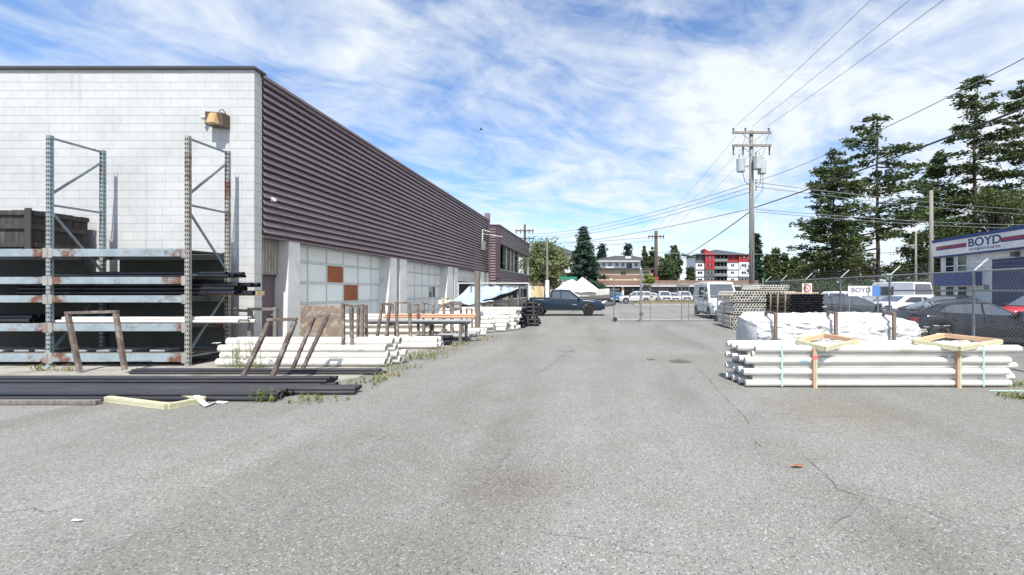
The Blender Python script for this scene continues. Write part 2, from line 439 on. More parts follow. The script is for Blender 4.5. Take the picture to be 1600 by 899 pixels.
MAT['weed'] = leafmat('weed_blades', (0.09, 0.13, 0.03), (0.22, 0.26, 0.07), 5, 0.35)
MAT['straw'] = leafmat('dry_grass', (0.20, 0.16, 0.07), (0.36, 0.30, 0.14), 5, 0.3)
MAT['umbel'] = M('white_flower', (0.72, 0.70, 0.64), None, 9, 0.8)
# ================================================================== THE SETTING: ground
def sheet(name, pts, z, mat, cuts=0):
    m = MB(); m.add([(x, y, z) for x, y in pts], [tuple(range(len(pts)))])
    o = m.build(name, mat, fix=False)
    o['kind'] = 'structure'
    return o
ground = sheet('ground', [(-400, -60), (400, -60), (400, 900), (-400, 900)], 0.0, MAT['asphalt'])
# concrete apron along the warehouse with a ragged asphalt edge
pts = [(-30, 7.05)]
for k in range(0, 26):
    x = -14.0 + k * 0.36
    pts.append((x, 7.05 + 0.35 * (k / 26) ** 2 * 3 + 0.05 * math.sin(k * 1.7) + rnd.uniform(-.03, .03)))
for k in range(1, 50):
    y = 8.15 + k * 0.55
    pts.append((-4.72 - 0.25 * math.sin(k * 0.13) + 0.06 * math.sin(k * 1.3) + rnd.uniform(-.04, .04), y))
pts += [(-4.9, 36), (-30, 36)]
apron = sheet('concrete_apron', pts, 0.006, MAT['concrete'])
# cross street and far pavement beyond the yard
street = sheet('street', [(-120, 53.5), (160, 53.5), (160, 66), (-120, 66)], 0.006, M('street_asphalt', (0.20, 0.20, 0.20), (0.16, 0.16, 0.16), 0.8, 0.9))
m = MB(); m.box(-120, 160, 66, 74.0, -0.2, 0.12)
o = m.build('pavement', MAT['sidewalk']); o['kind'] = 'structure'
m = MB(); m.box(4.0, 40, 51.4, 53.4, -0.2, 0.13)
o = m.build('kerb', MAT['sidewalk']); o['kind'] = 'structure'
m = MB(); m.box(4.2, 40, 51.6, 53.2, 0.0, 0.17)
verge = m.build('verge', M('verge_soil', (0.28, 0.22, 0.11), (0.20, 0.15, 0.08), 2, 0.95)); verge['kind'] = 'structure'
# repaired pothole, patches and long cracks in the yard asphalt
def ribbon(name, pxs, width, mat, z=0.008, seed=1):
    rr = random.Random(seed); P = []
    for a, b in zip(pxs[:-1], pxs[1:]):
        A, B = gnd(*a), gnd(*b)
        n = max(2, int((B - A).length / 0.07))
        for i in range(n): P.append(A.lerp(B, i / n) + Vector((rr.gauss(0, .013), rr.gauss(0, .013), 0)))
    P.append(gnd(*pxs[-1]))
    m = MB(); vs = []
    for i, p in enumerate(P):
        d = (P[min(i + 1, len(P) - 1)] - P[max(i - 1, 0)]).normalized()
        nn = Vector((-d.y, d.x, 0)) * width * rr.uniform(.10, 1.0) * 0.32
        vs += [(p.x - nn.x, p.y - nn.y, z), (p.x + nn.x, p.y + nn.y, z)]
    m.add(vs, [(2*i, 2*i+1, 2*i+3, 2*i+2) for i in range(len(P) - 1)])
    return m.build(name, mat, ground, fix=False)
crackm = M('crack_dirt', (0.10, 0.095, 0.086), (0.16, 0.155, 0.143), 8, 0.95)
for i, (pp, wd) in enumerate([
    ([(1088, 572), (1112, 598), (1132, 622), (1156, 645), (1172, 663)], .02),
    ([(1178, 690), (1190, 699)], .02),
    ([(1240, 706), (1268, 722), (1290, 742), (1312, 765), (1352, 778)], .015),
    ([(1340, 770), (1420, 790), (1500, 818), (1600, 828)], .009),
    ([(1305, 820), (1340, 795), (1352, 780)], .012),
    ([(835, 585), (862, 570), (880, 556), (896, 545)], .02),
    ([(868, 556), (892, 558)], .05), ([(840, 833), (930, 845), (1000, 862), (1100, 875)], .009),
    ([(760, 745), (778, 733), (800, 700)], .012)]):
    ribbon('crack', pp, wd, crackm, seed=i)
def patch(name, px, py, rx, ry, mat, z, seed):
    rr = random.Random(seed); c = gnd(px, py); n = 26; vs = []
    ph = [rr.uniform(0, 6.28) for _ in range(5)]
    for i in range(n):
        t = 2 * math.pi * i / n
        q = 1 + sum(0.10 * math.sin((k + 2) * t + ph[k]) for k in range(5)) * .8
        vs.append((c.x + rx * q * math.cos(t), c.y + ry * q * math.sin(t), z))
    mb = MB(); mb.add(vs, [tuple(range(n))]); return mb.build(name, mat, ground, fix=False)
pm = M('pothole_fill', (0.115, 0.10, 0.085), (0.07, 0.06, 0.055), 14, 0.95, dirt=(0.20, 0.19, 0.17), dscale=20, bump=0.6)
patch('pothole_patch', 1062, 565, .22, .28, pm, .007, 3)
patch('pothole_patch', 1017, 562, .10, .12, pm, .007, 4)
patch('pothole_patch', 884, 548, .26, .2, M('dark_patch', (0.17, 0.16, 0.15), (0.22, 0.21, 0.20), 12, .95), .007, 5)

# ================================================================== WAREHOUSE
XW = -8.83                              # plane of the long side
YW = 11.45                              # plane of the white end wall
wh = thing('warehouse', 'long warehouse with white block end wall and plum ribbed metal upper side', 'warehouse', (XW, YW, 0))
ZT = at(400, 108, YW).z                 # parapet
XL = -19.5
# end wall core (joints) and blocks
m = MB(); m.box(XL, XW - 0.016, YW + 0.006, YW + 0.245, 0, ZT - 0.02)
core = m.build('end_wall', MAT['mortar'], wh, world=True)
CH = 0.2127
def block_mesh(wd, dp):
    mb = MB(); h = CH - 0.006; c = 0.003
    x0, x1, z0, z1 = 0, wd - 0.003, 0, h
    e = 0.0012
    mb.add([(x0+e, 0, z0+c), (x1-e, 0, z0+c), (x1-e, 0, z1-c), (x0+e, 0, z1-c),
            (x0, c, z0), (x1, c, z0), (x1, c, z1), (x0, c, z1),
            (x0, dp, z0), (x1, dp, z0), (x1, dp, z1), (x0, dp, z1)],
           [(0,1,2,3), (0,4,5,1), (1,5,6,2), (2,6,7,3), (3,7,4,0), (4,8,9,5), (5,9,10,6), (6,10,11,7), (7,11,8,4)])
    me = bpy.data.meshes.new('concrete_block'); me.from_pydata(mb.v, [], mb.f); me.materials.append(MAT['block'])
    return me, mb
BW = 0.4254
full, full_mb = block_mesh(BW, 0.05)
half_, half_mb = block_mesh(BW / 2, 0.05)
cf, _ = block_mesh(BW, 0.262)
chh, _ = block_mesh(BW / 2, 0.262)
rows = int(ZT / CH)
cand = []
for r in range(rows):
    x = XW
    first = True
    while x > XL + BW:
        wdt = BW if not (first and r % 2) else BW / 2
        x -= wdt
        cand.append((x, r * CH + 0.005, wdt, first)); first = False
cand.sort(key=lambda q: (0 if q[3] else 1, (Vector((q[0], YW, q[1])) - Vector((-9.5, 9.0, 4.9))).length))
for i, (x, z, wdt, first) in enumerate(cand[:300]):
    me = (cf if wdt == BW else chh) if first else full
    if first: x += 0.005
    link('concrete_block', me, core, (x - XW, 0 + (0 if not first else -0.0), z))
rest = MB()
for (x, z, wdt, first) in cand[300:]:
    rest.add([(x + q[0], YW + q[1], z + q[2]) for q in full_mb.v], full_mb.f)
o = rest.build('concrete_block', MAT['block'], core, world=True); o['kind'] = 'stuff'
# parapet flashing
m = MB(); m.box(XL, XW + 0.05, YW - 0.06, YW + 0.36, ZT - 0.02, ZT + 0.055)
m.build('parapet_cap', MAT['cap'], wh, world=True, bevel=0.01)
# ribbed plum fascia on the long side
YF0, YF1 = YW + 0.275, yon(763, XW)
ZF1, ZF0 = at(409, 121, YF0).z, at(413, 368, yon(413, XW)).z
npan, nrib = 6, 22
pl = (YF1 - YF0) / npan
p = (ZF1 - ZF0 - 0.03) / nrib
def rib_panel(y0, y1, x, z0, n, p, dep, name, parent, mat, axis='y'):
    prof = []
    for k in range(n):
        b = z0 + k * p
        prof += [(-dep * .7, b), (-dep * .7, b + p * 0.34), (dep, b + p * 0.36), (dep * 1.02, b + p * 0.42), (dep * 0.62, b + p * 0.93), (-dep * .5, b + p * 0.995)]
    prof.append((0.0, z0 + n * p))
    mb = MB(); vs = []
    for y in (y0, y1):
        for (d, z) in prof: vs.append((x + d, y, z) if axis == 'y' else (y, x - d, z))
    k = len(prof)
    mb.add(vs, [(i, k + i, k + i + 1, i + 1) for i in range(k - 1)])
    return mb.build(name, mat, parent, world=True, fix=False)
for k in range(npan):
    rib_panel(YF0 + k * pl, YF0 + (k + 1) * pl - 0.012, XW - 0.045, ZF0 + 0.0, nrib, p, 0.085, 'cladding_panel', wh, MAT['purple'])
m = MB(); m.box(XW - 0.6, XW - 0.115, YF0, YF1, ZF0 - 0.02, ZF1)
m.build('fascia_backing', MAT['purple_dark'], wh, world=True)
m = MB(); m.box(XW - 0.3, XW + 0.06, YF0, YF1 + 0.02, ZF1 - 0.025, ZF1 + 0.05)
m.build('fascia_cap', MAT['purple'], wh, world=True)
m = MB(); m.box(XW - 0.1, XW + 0.05, YF0, YF1, ZF0 - 0.055, ZF0 - 0.024)
m.build('drip_trim', MAT['purple'], wh, world=True)
m = MB(); m.box(XL, XW - 0.3, YW + 0.3, YF1, ZT - 0.55, ZT - 0.5)
m.build('roof', M('roof_membrane', (0.25, 0.25, 0.25)), wh, world=True)
m = MB(); m.box(XW - 0.3, XW + 0.07, YF1, YF1 + 0.3, 2.0, at(764, 333, YF1).z)
m.build('corner_trim', MAT['purple'], wh, world=True)
# black sheet painting the dark inside behind the doors and the recessed wall
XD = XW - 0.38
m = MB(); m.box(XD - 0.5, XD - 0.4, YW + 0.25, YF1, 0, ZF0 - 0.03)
m.build('dark_inside_sheet', MAT['dark'], wh, world=True)
# entry recess: scored block panel over the mauve door
Y0, Y1 = YW + 0.265, 12.72
m = MB(); m.box(XD - 0.39, XD + 0.1, Y0, Y1, at(430, 429, 12.2).z, ZF0 - 0.022)
sp_ = m.build('scored_block_panel', MAT['scored'], wh, world=True)
n = 9
for k in range(n):
    m = MB(); yk = Y0 + (Y1 - Y0) * k / n
    m.box(XD + 0.1, XD + 0.125, yk + 0.015, yk + (Y1 - Y0) / n - 0.015, at(430, 429, 12.2).z + 0.006, ZF0 - 0.06)
    m.build('flute', MAT['scored'], sp_, world=True)
zd = at(430, 429, 12.2).z
m = MB(); m.box(XD - 0.02, XD + 0.03, Y0 + 0.02, Y1 - 0.05, 0.02, zd - 0.05)
md = m.build('entry_door', MAT['mandoor'], wh, world=True)
m = MB(); m.box(XD - 0.05, XD + 0.07, Y0, Y1 - 0.02, zd - 0.05, zd - 0.003); m.box(XD - 0.05, XD + 0.07, Y1 - 0.05, Y1 - 0.003, 0, zd - 0.05)
m.build('door_frame', MAT['purple_dark'], wh, world=True)
for z in (1.02, 1.2):
    m = MB(); m.tube((XD + 0.03, Y1 - 0.17, z), (XD + 0.09, Y1 - 0.17, z), 0.035, 0.03, 10)
    if z < 1.1: m.beam((XD + 0.08, Y1 - 0.17, z), (XD + 0.08, Y1 - 0.30, z), 0.02, 0.025)
    m.build('door_handle' if z < 1.1 else 'door_lock', MAT['lightgalv'], md, world=True)
# piers
def pier(pxa_top, pxa_bot, pxb, name='pier', out=0.0):
    ya, yb, y1 = yon(pxa_top, XW), yon(pxa_bot, XW), yon(pxb, XW)
    zt = ZF0 - 0.026
    mb = MB(); mb.prism([(yb, 0), (y1, 0), (y1, zt), (ya, zt)], XD - 0.35, XW + 0.02 + out, 'x')
    return mb.build(name, MAT['pier'], wh, world=True, bevel=0.01)
pier(450.5, 446.5, 468)
spans = []
for a_t, a_b, a_r, b_l, b_r in [(610, 602.5, 619.6, 624.3, 635.2), (700, 694.8, 707.6, 709.5, 715.3), (751, 748, 756.5, 760, 762.9)]:
    pier(a_t, a_b, a_r); pier(b_l, b_l, b_r)
# sectional doors
zrow = [0.02, 0.63, 1.29, 1.94, 2.58, ZF0 - 0.06]
def gdoor(pa, pb, orange, black, label, open_up=False):
    ya, yb = yon(pa, XW) + 0.02, yon(pb, XW) + 0.55
    d = MB(); d.box(XD - 0.08, XD - 0.05, ya, yb, 0.02 if not open_up else 2.3, ZF0 - 0.05)
    door = d.build('garage_door', MAT['doorframe'], wh, world=True)
    door['label'] = label
    nc = 6; cw = (yb - ya) / nc
    for r in range(5):
        if open_up and zrow[r] < 2.3: continue
        for c in range(nc):
            y0, y1, z0, z1 = ya + c * cw + 0.035, ya + (c + 1) * cw - 0.035, zrow[r] + 0.045, zrow[r + 1] - 0.045
            mm = MAT['doorpane'] if r > 1 else MAT['doorsolid']
            if (r, c) in orange: mm = MAT['orangeply']
            if (r, c) in black: mm = MAT['glass']
            mb = MB(); mb.box(XD - 0.055, XD - 0.037, y0, y1, z0, z1)
            pn = mb.build('pane' if r > 1 else 'panel', mm, door, world=True)
            if (r, c) in orange: pn['label'] = 'orange plywood patch in the glazing'
            if (r, c) in black: pn['label'] = 'black opening in the glazing'
    for r in range(6 if not open_up else 0):
        mb = MB(); mb.box(XD - 0.05, XD - 0.02, ya, yb, zrow[r] - 0.03 if r else 0.02, zrow[r] + 0.03)
        mb.build('rail', MAT['doorframe'], door, world=True)
    for c in range(nc + 1):
        if open_up: break
        mb = MB(); mb.box(XD - 0.049, XD - 0.024, ya + c * cw - 0.025, ya + c * cw + 0.025, 0.02, ZF0 - 0.06)
        mb.build('stile', MAT['doorframe'], door, world=True)
gdoor(468, 604, {(3, 2), (2, 3)}, {}, 'glazed garage door with two orange plywood patches')
gdoor(635.2, 695, {}, {(2, 4)}, 'glazed garage door with one black pane')
gdoor(715.3, 748, {}, {}, 'half opened garage door over a dark interior', True)

# wall light and small camera on the warehouse
c = at(345, 190, YW)
wl = thing('wall_light', 'brown box wall light high on the white end wall', 'wall light', (c.x, YW, c.z))
m = MB(); m.prism([(-0.20, -0.17), (0.24, -0.20), (0.24, 0.14), (-0.20, 0.17)], -0.24, 0.0, 'y')
m.build('housing', M('bronze_housing', (0.10, 0.066, 0.05), None, 3, .5), wl, bevel=0.012)
m = MB(); m.add([(-0.05,-0.245,0.13),(0.10,-0.245,0.13),(0.17,-0.245,-0.17),(-0.10,-0.245,-0.17),(-0.03,-0.31,0.09),(0.08,-0.31,0.09),(0.14,-0.36,-0.15),(-0.07,-0.36,-0.15)],
      [(4,5,6,7),(0,1,5,4),(1,2,6,5),(2,3,7,6),(3,0,4,7),(0,3,2,1)])
m.build('lamp_shade', M('tan_lens', (0.50, 0.36, 0.17), (0.40, 0.28, 0.13), 5, .4), wl)
m = MB(); m.path([(0.02, -0.10, 0.16), (0.06, -0.10, 0.25), (0.12, -0.08, 0.27), (0.20, -0.05, 0.13)], 0.012)
m.build('cable_loop', MAT['cable'], wl)
m = MB(); m.tube((-0.30, 0.0, 0.06), (-0.30, -0.09, 0.06), 0.045, 0.06, 10); m.tube((-0.30, -0.09, 0.06), (-0.36, -0.16, 0.04), 0.04, 0.05, 10)
m.build('sensor', MAT['whitestrap'], wl)
c = at(424, 312, yon(424, XW))
sc_ = thing('security_camera', 'tiny white security camera on the plum ribbed siding near the corner', 'camera', (XW + 0.04, c.y, c.z))
m = MB(); m.box(-0.02, 0.02, -0.05, 0.05, -0.05, 0.05); m.build('bracket', MAT['whitestrap'], sc_)
m = MB(); m.tube((0.0, 0, 0), (0.14, -0.12, -0.03), 0.045, 0.045, 10); m.build('camera_body', MAT['whitestrap'], sc_)
# conduit and meter cluster at the far end of the long side
c = at(752, 372, yon(752, XW))
cb = thing('service_mast', 'grey electrical service bracket and looped cables at the fascia end', 'service bracket', (XW + 0.04, c.y, c.z))
m = MB(); m.box(0, 0.3, -0.2, 0.2, -0.9, -0.3); m.build('junction_box', MAT['galv'], cb)
m = MB(); m.tube((0.05, 0, -0.3), (0.05, 0, 0.6), 0.05); m.tube((0.05, 0, 0.6), (0.7, -0.3, 0.4), 0.04); m.tube((0.05, 0, 0.3), (1.4, 0.6, 0.15), 0.03); m.build('mast', MAT['lightgalv'], cb)
m = MB(); m.path([(0.6, -0.25, 0.4), (0.5, -0.2, -0.3), (0.3, 0, -0.7)], 0.03); m.path([(1.3, 0.5, 0.15), (1.1, 0.5, -0.5), (0.3, 0.1, -0.8)], 0.03); m.build('cable_loop', MAT['cable'], cb)

# ================================================================== OFFICE WING beyond the warehouse
YO0 = YF1 + 0.32
XO = (780 - CX) / F * YO0
YO1 = yon(827, XO)
of = thing('office_wing', 'two storey plum clad office block beyond the warehouse', 'office building', (XO, YO0, 0))
zt = at(780, 353, YO0).z
z1 = at(788, 383.5, yon(788, XO)).z
z2 = at(784, 423, yon(784, XO)).z
z3 = at(784, 442, yon(784, XO)).z
m = MB(); m.box(XO - 4, XO - 0.06, YO0 + 0.06, YO1 - 0.06, z1, zt - 0.05); m.box(XO - 4, XO - 0.06, YO0 + 0.06, YO1 - 0.06, z3, z2 - 0.02)
m.box(XO - 4, XO - 0.9, YO0 + 0.5, YO1 - 3.5, z2 - 0.02, z1)
m.build('wall', MAT['purple_dark'], of, world=True)
def ribs(x0, x1, y, za, zb, axis):
    n = max(2, round((zb - za) / 0.21)); return rib_panel(x0, x1, y, za, n, (zb - za) / n, 0.05, 'cladding_panel', of, MAT['purple'], axis)
ribs(YO0 + 0.3, YO1, XO - 0.05, z1, zt, 'y')
ribs(YO0 + 0.3, YO1, XO - 0.05, z3, z2, 'y')
ribs(XO - 4, XO - 0.28, YO0 + 0.05, z3 - 0.3, zt, 'x')
m = MB(); m.box(XO - 0.28, XO + 0.03, YO0 - 0.02, YO0 + 0.3, 0, zt - 0.02); m.build('corner_trim', MAT['purple_dark'], of, world=True)
m = MB(); m.box(XO - 4, XO + 0.06, YO0 - 0.05, YO1 + 0.05, zt, zt + 0.1); m.build('roof_cap', MAT['purple_dark'], of, world=True)
m = MB(); m.box(XO - 0.9, XO + 0.05, YO0 + 0.3, YO1, z2, z2 + 0.12); m.build('window_ledge', MAT['galv'], of, world=True)
ymul = [yon(q, XO - 0.35) for q in (786, 791, 798, 803, 810)]
for a, b in zip(ymul[:-1], ymul[1:]):
    m = MB(); m.box(XO - 0.42, XO - 0.38, a, b - 0.2, z2 + 0.12, z1); wdw = m.build('window', MAT['glass'], of, world=True)
    m = MB(); m.box(XO - 0.45, XO - 0.3, b - 0.2, b, z2 + 0.12, z1); m.build('window_frame', MAT['lightgalv'], wdw, world=True)
m = MB(); m.box(XO - 0.25, XO - 0.05, YO1 - 0.35, YO1 - 0.15, 0, z1); m.build('corner_post', MAT['lightgalv'], of, world=True)
m = MB(); m.box(XO - 4, XO - 0.5, YO0 + 0.3, YO1 - 0.3, 0, z3); m.build('lower_wall', M('lower_grey', (0.30, 0.28, 0.28)), of, world=True)
for a, b in ((785, 797), (799, 810), (812, 822)):
    ya, yb = yon(a, XO - 0.5), yon(b, XO - 0.5)
    m = MB(); m.box(XO - 0.5, XO - 0.42, ya, yb, 0.8, z3 - 0.15); fr = m.build('window_frame', MAT['whitestrap'], of, world=True)
    m = MB(); m.box(XO - 0.42, XO - 0.40, ya + 0.12, yb - 0.12, 0.95, z3 - 0.45); m.build('pane', MAT['glass'], fr, world=True)
# ================================================================== PALLET RACK
YR0, YR1 = 10.05, 11.12
def rack_frame(px, ztop, postmat, label):
    xf = (px - CX) / F * YR0
    fr = thing('rack_upright', label, 'rack upright', (xf, YR0, 0), group='uprights of the pallet rack')
    for y, nm in ((0, 'front'), (YR1 - YR0, 'rear')):
        m = MB(); m.box(-0.045, -0.038, y - 0.04, y + 0.04, 0, ztop); m.box(0.038, 0.045, y - 0.04, y + 0.04, 0, ztop)
        m.box(-0.038, 0.038, y - 0.04 if not y else y - 0.04, y - 0.033, 0, ztop); m.box(-0.09, 0.09, y - 0.07, y + 0.07, 0, 0.012)
        post = m.build('post', postmat, fr)
        s = MB()
        for k in range(int(ztop / 0.102)):
            z = 0.06 + k * 0.102
            s.box(-0.034, -0.010, y - 0.0425, y - 0.0402, z, z + 0.042); s.box(0.010, 0.034, y - 0.0425, y - 0.0402, z, z + 0.042)
            s.box(0.0452, 0.047, y - 0.02, y + 0.0, z, z + 0.04)
        o = s.build('post_slot_shade_plates', MAT['slot'], post); o['kind'] = 'stuff'  # dark plates on the post face, the shade of the holes is their colour
    a, b = 0.04, YR1 - YR0 - 0.04
    for (ya, za, yb, zb) in ((a, ztop - .05, b, ztop - .05), (a, 3.88, b, ztop - .32), (a, 3.62, b, 3.62), (a, 3.45, b, 2.2), (a, .35, b, 1.65), (a, 2.05, b, 2.05), (a, .22, b, .22)):
        m = MB(); m.beam((0, ya, za), (0, yb, zb), 0.03, 0.045); m.build('brace', MAT['rackbrace'], fr)
    return xf
x1 = rack_frame(78, at(78, 212, YR0).z, MAT['rackpost'], 'pale blue slotted rack upright in front of the blackened wooden crate')
x2 = rack_frame(294, at(294, 213, YR0).z, MAT['rackrust'], 'rusty slotted rack upright at the right end beside the black pipes')
levels = [(389, 401), (433, 444), (462, 473), (506, 518), (553, 566)]
lev_z = []
names = ['topmost', 'second from top', 'middle', 'second from bottom', 'lowest']
deckm = M('added_deck_plywood', (0.16, 0.14, 0.115), (0.10, 0.09, 0.075), 4, 0.85)
for (ya, yb), nm in zip(levels, names):
    zt_, zb_ = at(0, ya, YR0 - 0.06).z, at(0, yb, YR0 - 0.06).z
    lev_z.append(zt_)
    for bay, xa, xb in (('left', x1 - 3.3, x1 - 0.055), ('right', x1 + 0.055, x2 - 0.055)):
        for y, side in ((YR0 - 0.02, 'front'), (YR1 + 0.02, 'rear')):
            where = 'left of the blue upright' if bay == 'left' else 'between the two uprights'
            t = thing('rack_beam', f'{nm} {side} pale blue rack beam {where}', 'rack beam', (xa, y, zb_), group='beams of the pallet rack')
            m = MB(); m.box(0, xb - xa, -0.022, 0.022, 0, zt_ - zb_); m.build('beam', MAT['rackblue'], t, bevel=0.006)
            for xx in (0.0, xb - xa):
                m = MB(); m.box(xx - 0.05, xx + 0.05, -0.030, -0.0225, -0.03, zt_ - zb_ + 0.02); m.build('end_plate', MAT['rackrust'], t)
        m = MB(); m.box(xa, xb, YR0 + 0.03, YR1 - 0.02, zt_ - 0.035, zt_ - 0.012)
        o = shift_origin(m.build('added_shelf_board', deckm), (xa, YR0, zt_ - 0.03))  # plywood decks added on each level to shade the wall behind
        tag(o, f'{nm} dark rack shelf board added for shade {where}', 'shelf board', 'added shelf boards of the pallet rack')
for i, (pa, pb, z0_, z1_, lab) in enumerate(((-120, 135, lev_z[2] + .02, lev_z[0] - .10, 'added dark olive sheet standing in for shade behind the rack below the crate'), (188, 352, lev_z[1] + .03, lev_z[0] - .12, 'added dark olive sheet standing for shade behind the upper rack level near the rusty upright'),
        (-120, 352, lev_z[3] + .02, lev_z[2] - .16, 'long added dark sheet standing for shade behind the rack level with white pipes'), (-120, 352, lev_z[4] + .02, lev_z[3] - .16, 'long added dark sheet standing for shade behind the lowest rack level'))):
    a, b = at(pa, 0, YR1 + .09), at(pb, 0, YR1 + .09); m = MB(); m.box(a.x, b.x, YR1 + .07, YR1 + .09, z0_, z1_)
    tag(shift_origin(m.build('added_shade_sheet', M('dark_olive_shade', (.075, .085, .07), (.05, .055, .048), 1.2, .7) if i == 0 else bpy.data.materials['dark_olive_shade']), (a.x, YR1 + .08, z0_)), lab, 'sheet')  # added sheets, their dark colour stands in for shade behind the shelves
# blackened crate on the top level
cx1 = at(70, 330, YR0 + 0.35); yc1 = YR0 + 0.12
ct = thing('wooden_crate', 'blackened board crate standing on top of the rack at the far left', 'crate', (cx1.x, yc1, lev_z[0]))
hC = at(70, 328, yc1).z - lev_z[0]; WC, DC = 3.0, 1.1
for k in range(20):
    m = MB(); a = -WC + k * 0.15; m.box(a + 0.004, a + 0.146, 0.0, 0.02, 0.0, hC - rnd.uniform(.0, .03)); m.build('board', MAT['blackwood'], ct)
    if k < 7:
        m = MB(); a = k * 0.155 + 0.02; m.box(-0.02, 0.0, a + 0.004, a + 0.15, 0.0, hC - rnd.uniform(.0, .03)); m.build('board', MAT['blackwood'], ct)
for z in (0.06, hC * 0.52, hC - 0.12):
    m = MB(); m.box(-WC, 0.035, -0.045, -0.002, z, z + 0.10); m.build('batten', MAT['blackwood'], ct)
    m = MB(); m.box(0.002, 0.045, -0.001, DC, z, z + 0.10); m.build('batten', MAT['blackwood'], ct)
m = MB(); m.box(-0.09, 0.05, -0.07, -0.046, 0, hC + 0.03); m.build('corner_post', MAT['blackwood'], ct)
m = MB(); m.box(-WC, -0.03, 0.025, DC, 0.02, 0.05); m.box(-WC, -0.03, DC - .03, DC, 0.05, hC); m.build('floor', MAT['blackwood'], ct)

# ================================================================== PIPES
def pipe_mesh(name, L, ro, ri, mat, n=14, bell=0.0, inner=None):
    mb = MB(); vs = []; fs = []
    prof = [(0.0, ri), (0.0, ro), (L - (0.22 if bell else 0), ro)]
    if bell: prof += [(L - 0.16, ro + bell), (L, ro + bell), (L, ri + bell)]
    else: prof += [(L, ro), (L, ri)]
    pd = min(1.6, L * .45)
    prof += [(L - pd, ri), (L - pd, 0.0)]
    prof = [(pd, 0.0), (pd, ri)] + prof
    for (x, r) in prof:
        for i in range(n):
            t = 2 * math.pi * i / n; vs.append((x, r * math.cos(t), r * math.sin(t)))
    for k in range(len(prof) - 1):
        for i in range(n): fs.append((k*n+i, k*n+(i+1)%n, (k+1)*n+(i+1)%n, (k+1)*n+i))
    me = bpy.data.meshes.new(name); me.from_pydata(vs, [], fs); me.validate()
    bm = bmesh.new(); bm.from_mesh(me); bmesh.ops.remove_doubles(bm, verts=bm.verts, dist=1e-5)
    bmesh.ops.recalc_face_normals(bm, faces=bm.faces); bm.to_mesh(me); bm.free()
    me.materials.append(mat)
    for p_ in me.polygons: p_.use_smooth = True
    try: me.set_sharp_from_angle(angle=R(40))
    except Exception: pass
    return me
def solid_pipe_mesh(name, L, r, mat, n=9, ri=None):
    return pipe_mesh(name, L, r, r * 0.78 if ri is None else ri, mat, n)
def loose(me, name, label, group, cat, pos, jit=0.0, rz=0.0, parent=None):
    o = link(name, me, parent, pos, (rnd.uniform(0, 6), 0, rz + rnd.uniform(-jit, jit)))
    if parent is None: tag(o, label, cat, group)
    return o
ORD = ['first', 'second', 'third', 'fourth', 'fifth', 'sixth', 'seventh', 'eighth']
def which(k, nk, i, n):
    row = 'only' if nk == 1 else 'bottom' if k == 0 else 'top' if k == nk - 1 else 'middle' if nk == 3 else ORD[k]
    return f'{ORD[i]} from the front, {row} row: '
def pile(me, label, group, cat, name, x0, y0, z0, r, counts, xj=0.05, pitch=1.0, jit=0.004):
    dz = r * 2 * 0.87
    lab0 = label
    for k, n in enumerate(counts):
        for i in range(n):
            label = which(k, len(counts), i, n) + lab0
            loose(me, name, label, group, cat, (x0 + rnd.uniform(-xj, xj), y0 + (i + 0.5 * k) * 2 * r * pitch + rnd.uniform(-.003, .003), z0 + r + k * dz), jit)
# --- black pipes on the rack
r = 0.055
me = pipe_mesh('rack_pipe', 5.0, r, r * .8, MAT['blackpvc'])
xe = at(393, 450, 10.7).x
pile(me, 'black pipe sticking out of the middle rack level', 'black pipes on the middle rack level', 'pipe', 'black_pipe', xe - 5.0, YR0 + 0.30, lev_z[2], r, [5, 4, 5], 0.16)
me = pipe_mesh('rack_pipe', 3.1, 0.035, .028, MAT['blackpvc'])
pile(me, 'thin black pipe on the second rack level', 'thin black pipes on the second rack level', 'pipe', 'black_pipe', at(392, 430, 10.7).x - 3.3, YR0 + 0.25, lev_z[1], .035, [5, 4], 0.25)
bm_ = pipe_mesh('rack_pipe', 0.9 + 2.4, 0.05, .04, MAT['blackpvc'])
pile(bm_, 'black pipe low on the rack left bay', 'black pipes on the lower left rack level', 'pipe', 'black_pipe', at(85, 500, 10.7).x - 3.3, YR0 + 0.2, lev_z[3], .05, [5, 3], 0.1)
me = pipe_mesh('rack_pipe', 4.2, 0.038, .031, MAT['pvc'])
pile(me, 'white pipe low on the rack', 'white pipes on the rack', 'pipe', 'white_pipe', at(418, 500, 10.7).x - 4.3, YR0 + 0.1, lev_z[3], .038, [5, 3], 0.2)
m = MB(); m.box(at(303, 461, 10.9).x - 2, at(411, 461, 10.9).x, 10.62, 10.9, lev_z[2] - 0.012, lev_z[2] - 0.002)
tag(shift_origin(m.build('plank', MAT['redwood']), (at(303, 461, 10.9).x, 10.7, lev_z[2])), 'rust coloured plank sticking out under the black pipes on the rack', 'plank')
m = MB(); m.box(at(398, 461, 10.9).x, at(411, 461, 10.9).x, 10.7, 10.95, lev_z[2], lev_z[2] + .1)
tag(shift_origin(m.build('wood_offcut', MAT['newwood']), (at(400, 461, 10.9).x, 10.8, lev_z[2])), 'pale wood offcut on the plank past the black pipe ends', 'offcut')
for i, px in enumerate((14, 50, 82, 138, 176, 208, 258)):
    a = at(px, 549, 10.5)
    m = MB(); m.box(-0.17, 0.17, -0.2, 0.2, 0, 0.05)
    o = m.build('carton', M('pale_carton', (0.40, 0.42, 0.42), (0.25, 0.25, 0.24), 7) if i == 0 else bpy.data.materials['pale_carton'], bevel=0.01)
    o.location = (a.x, 10.5, lev_z[4] + 0.0); o.rotation_euler.z = rnd.uniform(-.3, .3)
    tag(o, ORD[i] + ' flat grey carton from the left on the lowest rack level', 'carton', 'flat cartons on the lowest rack level')
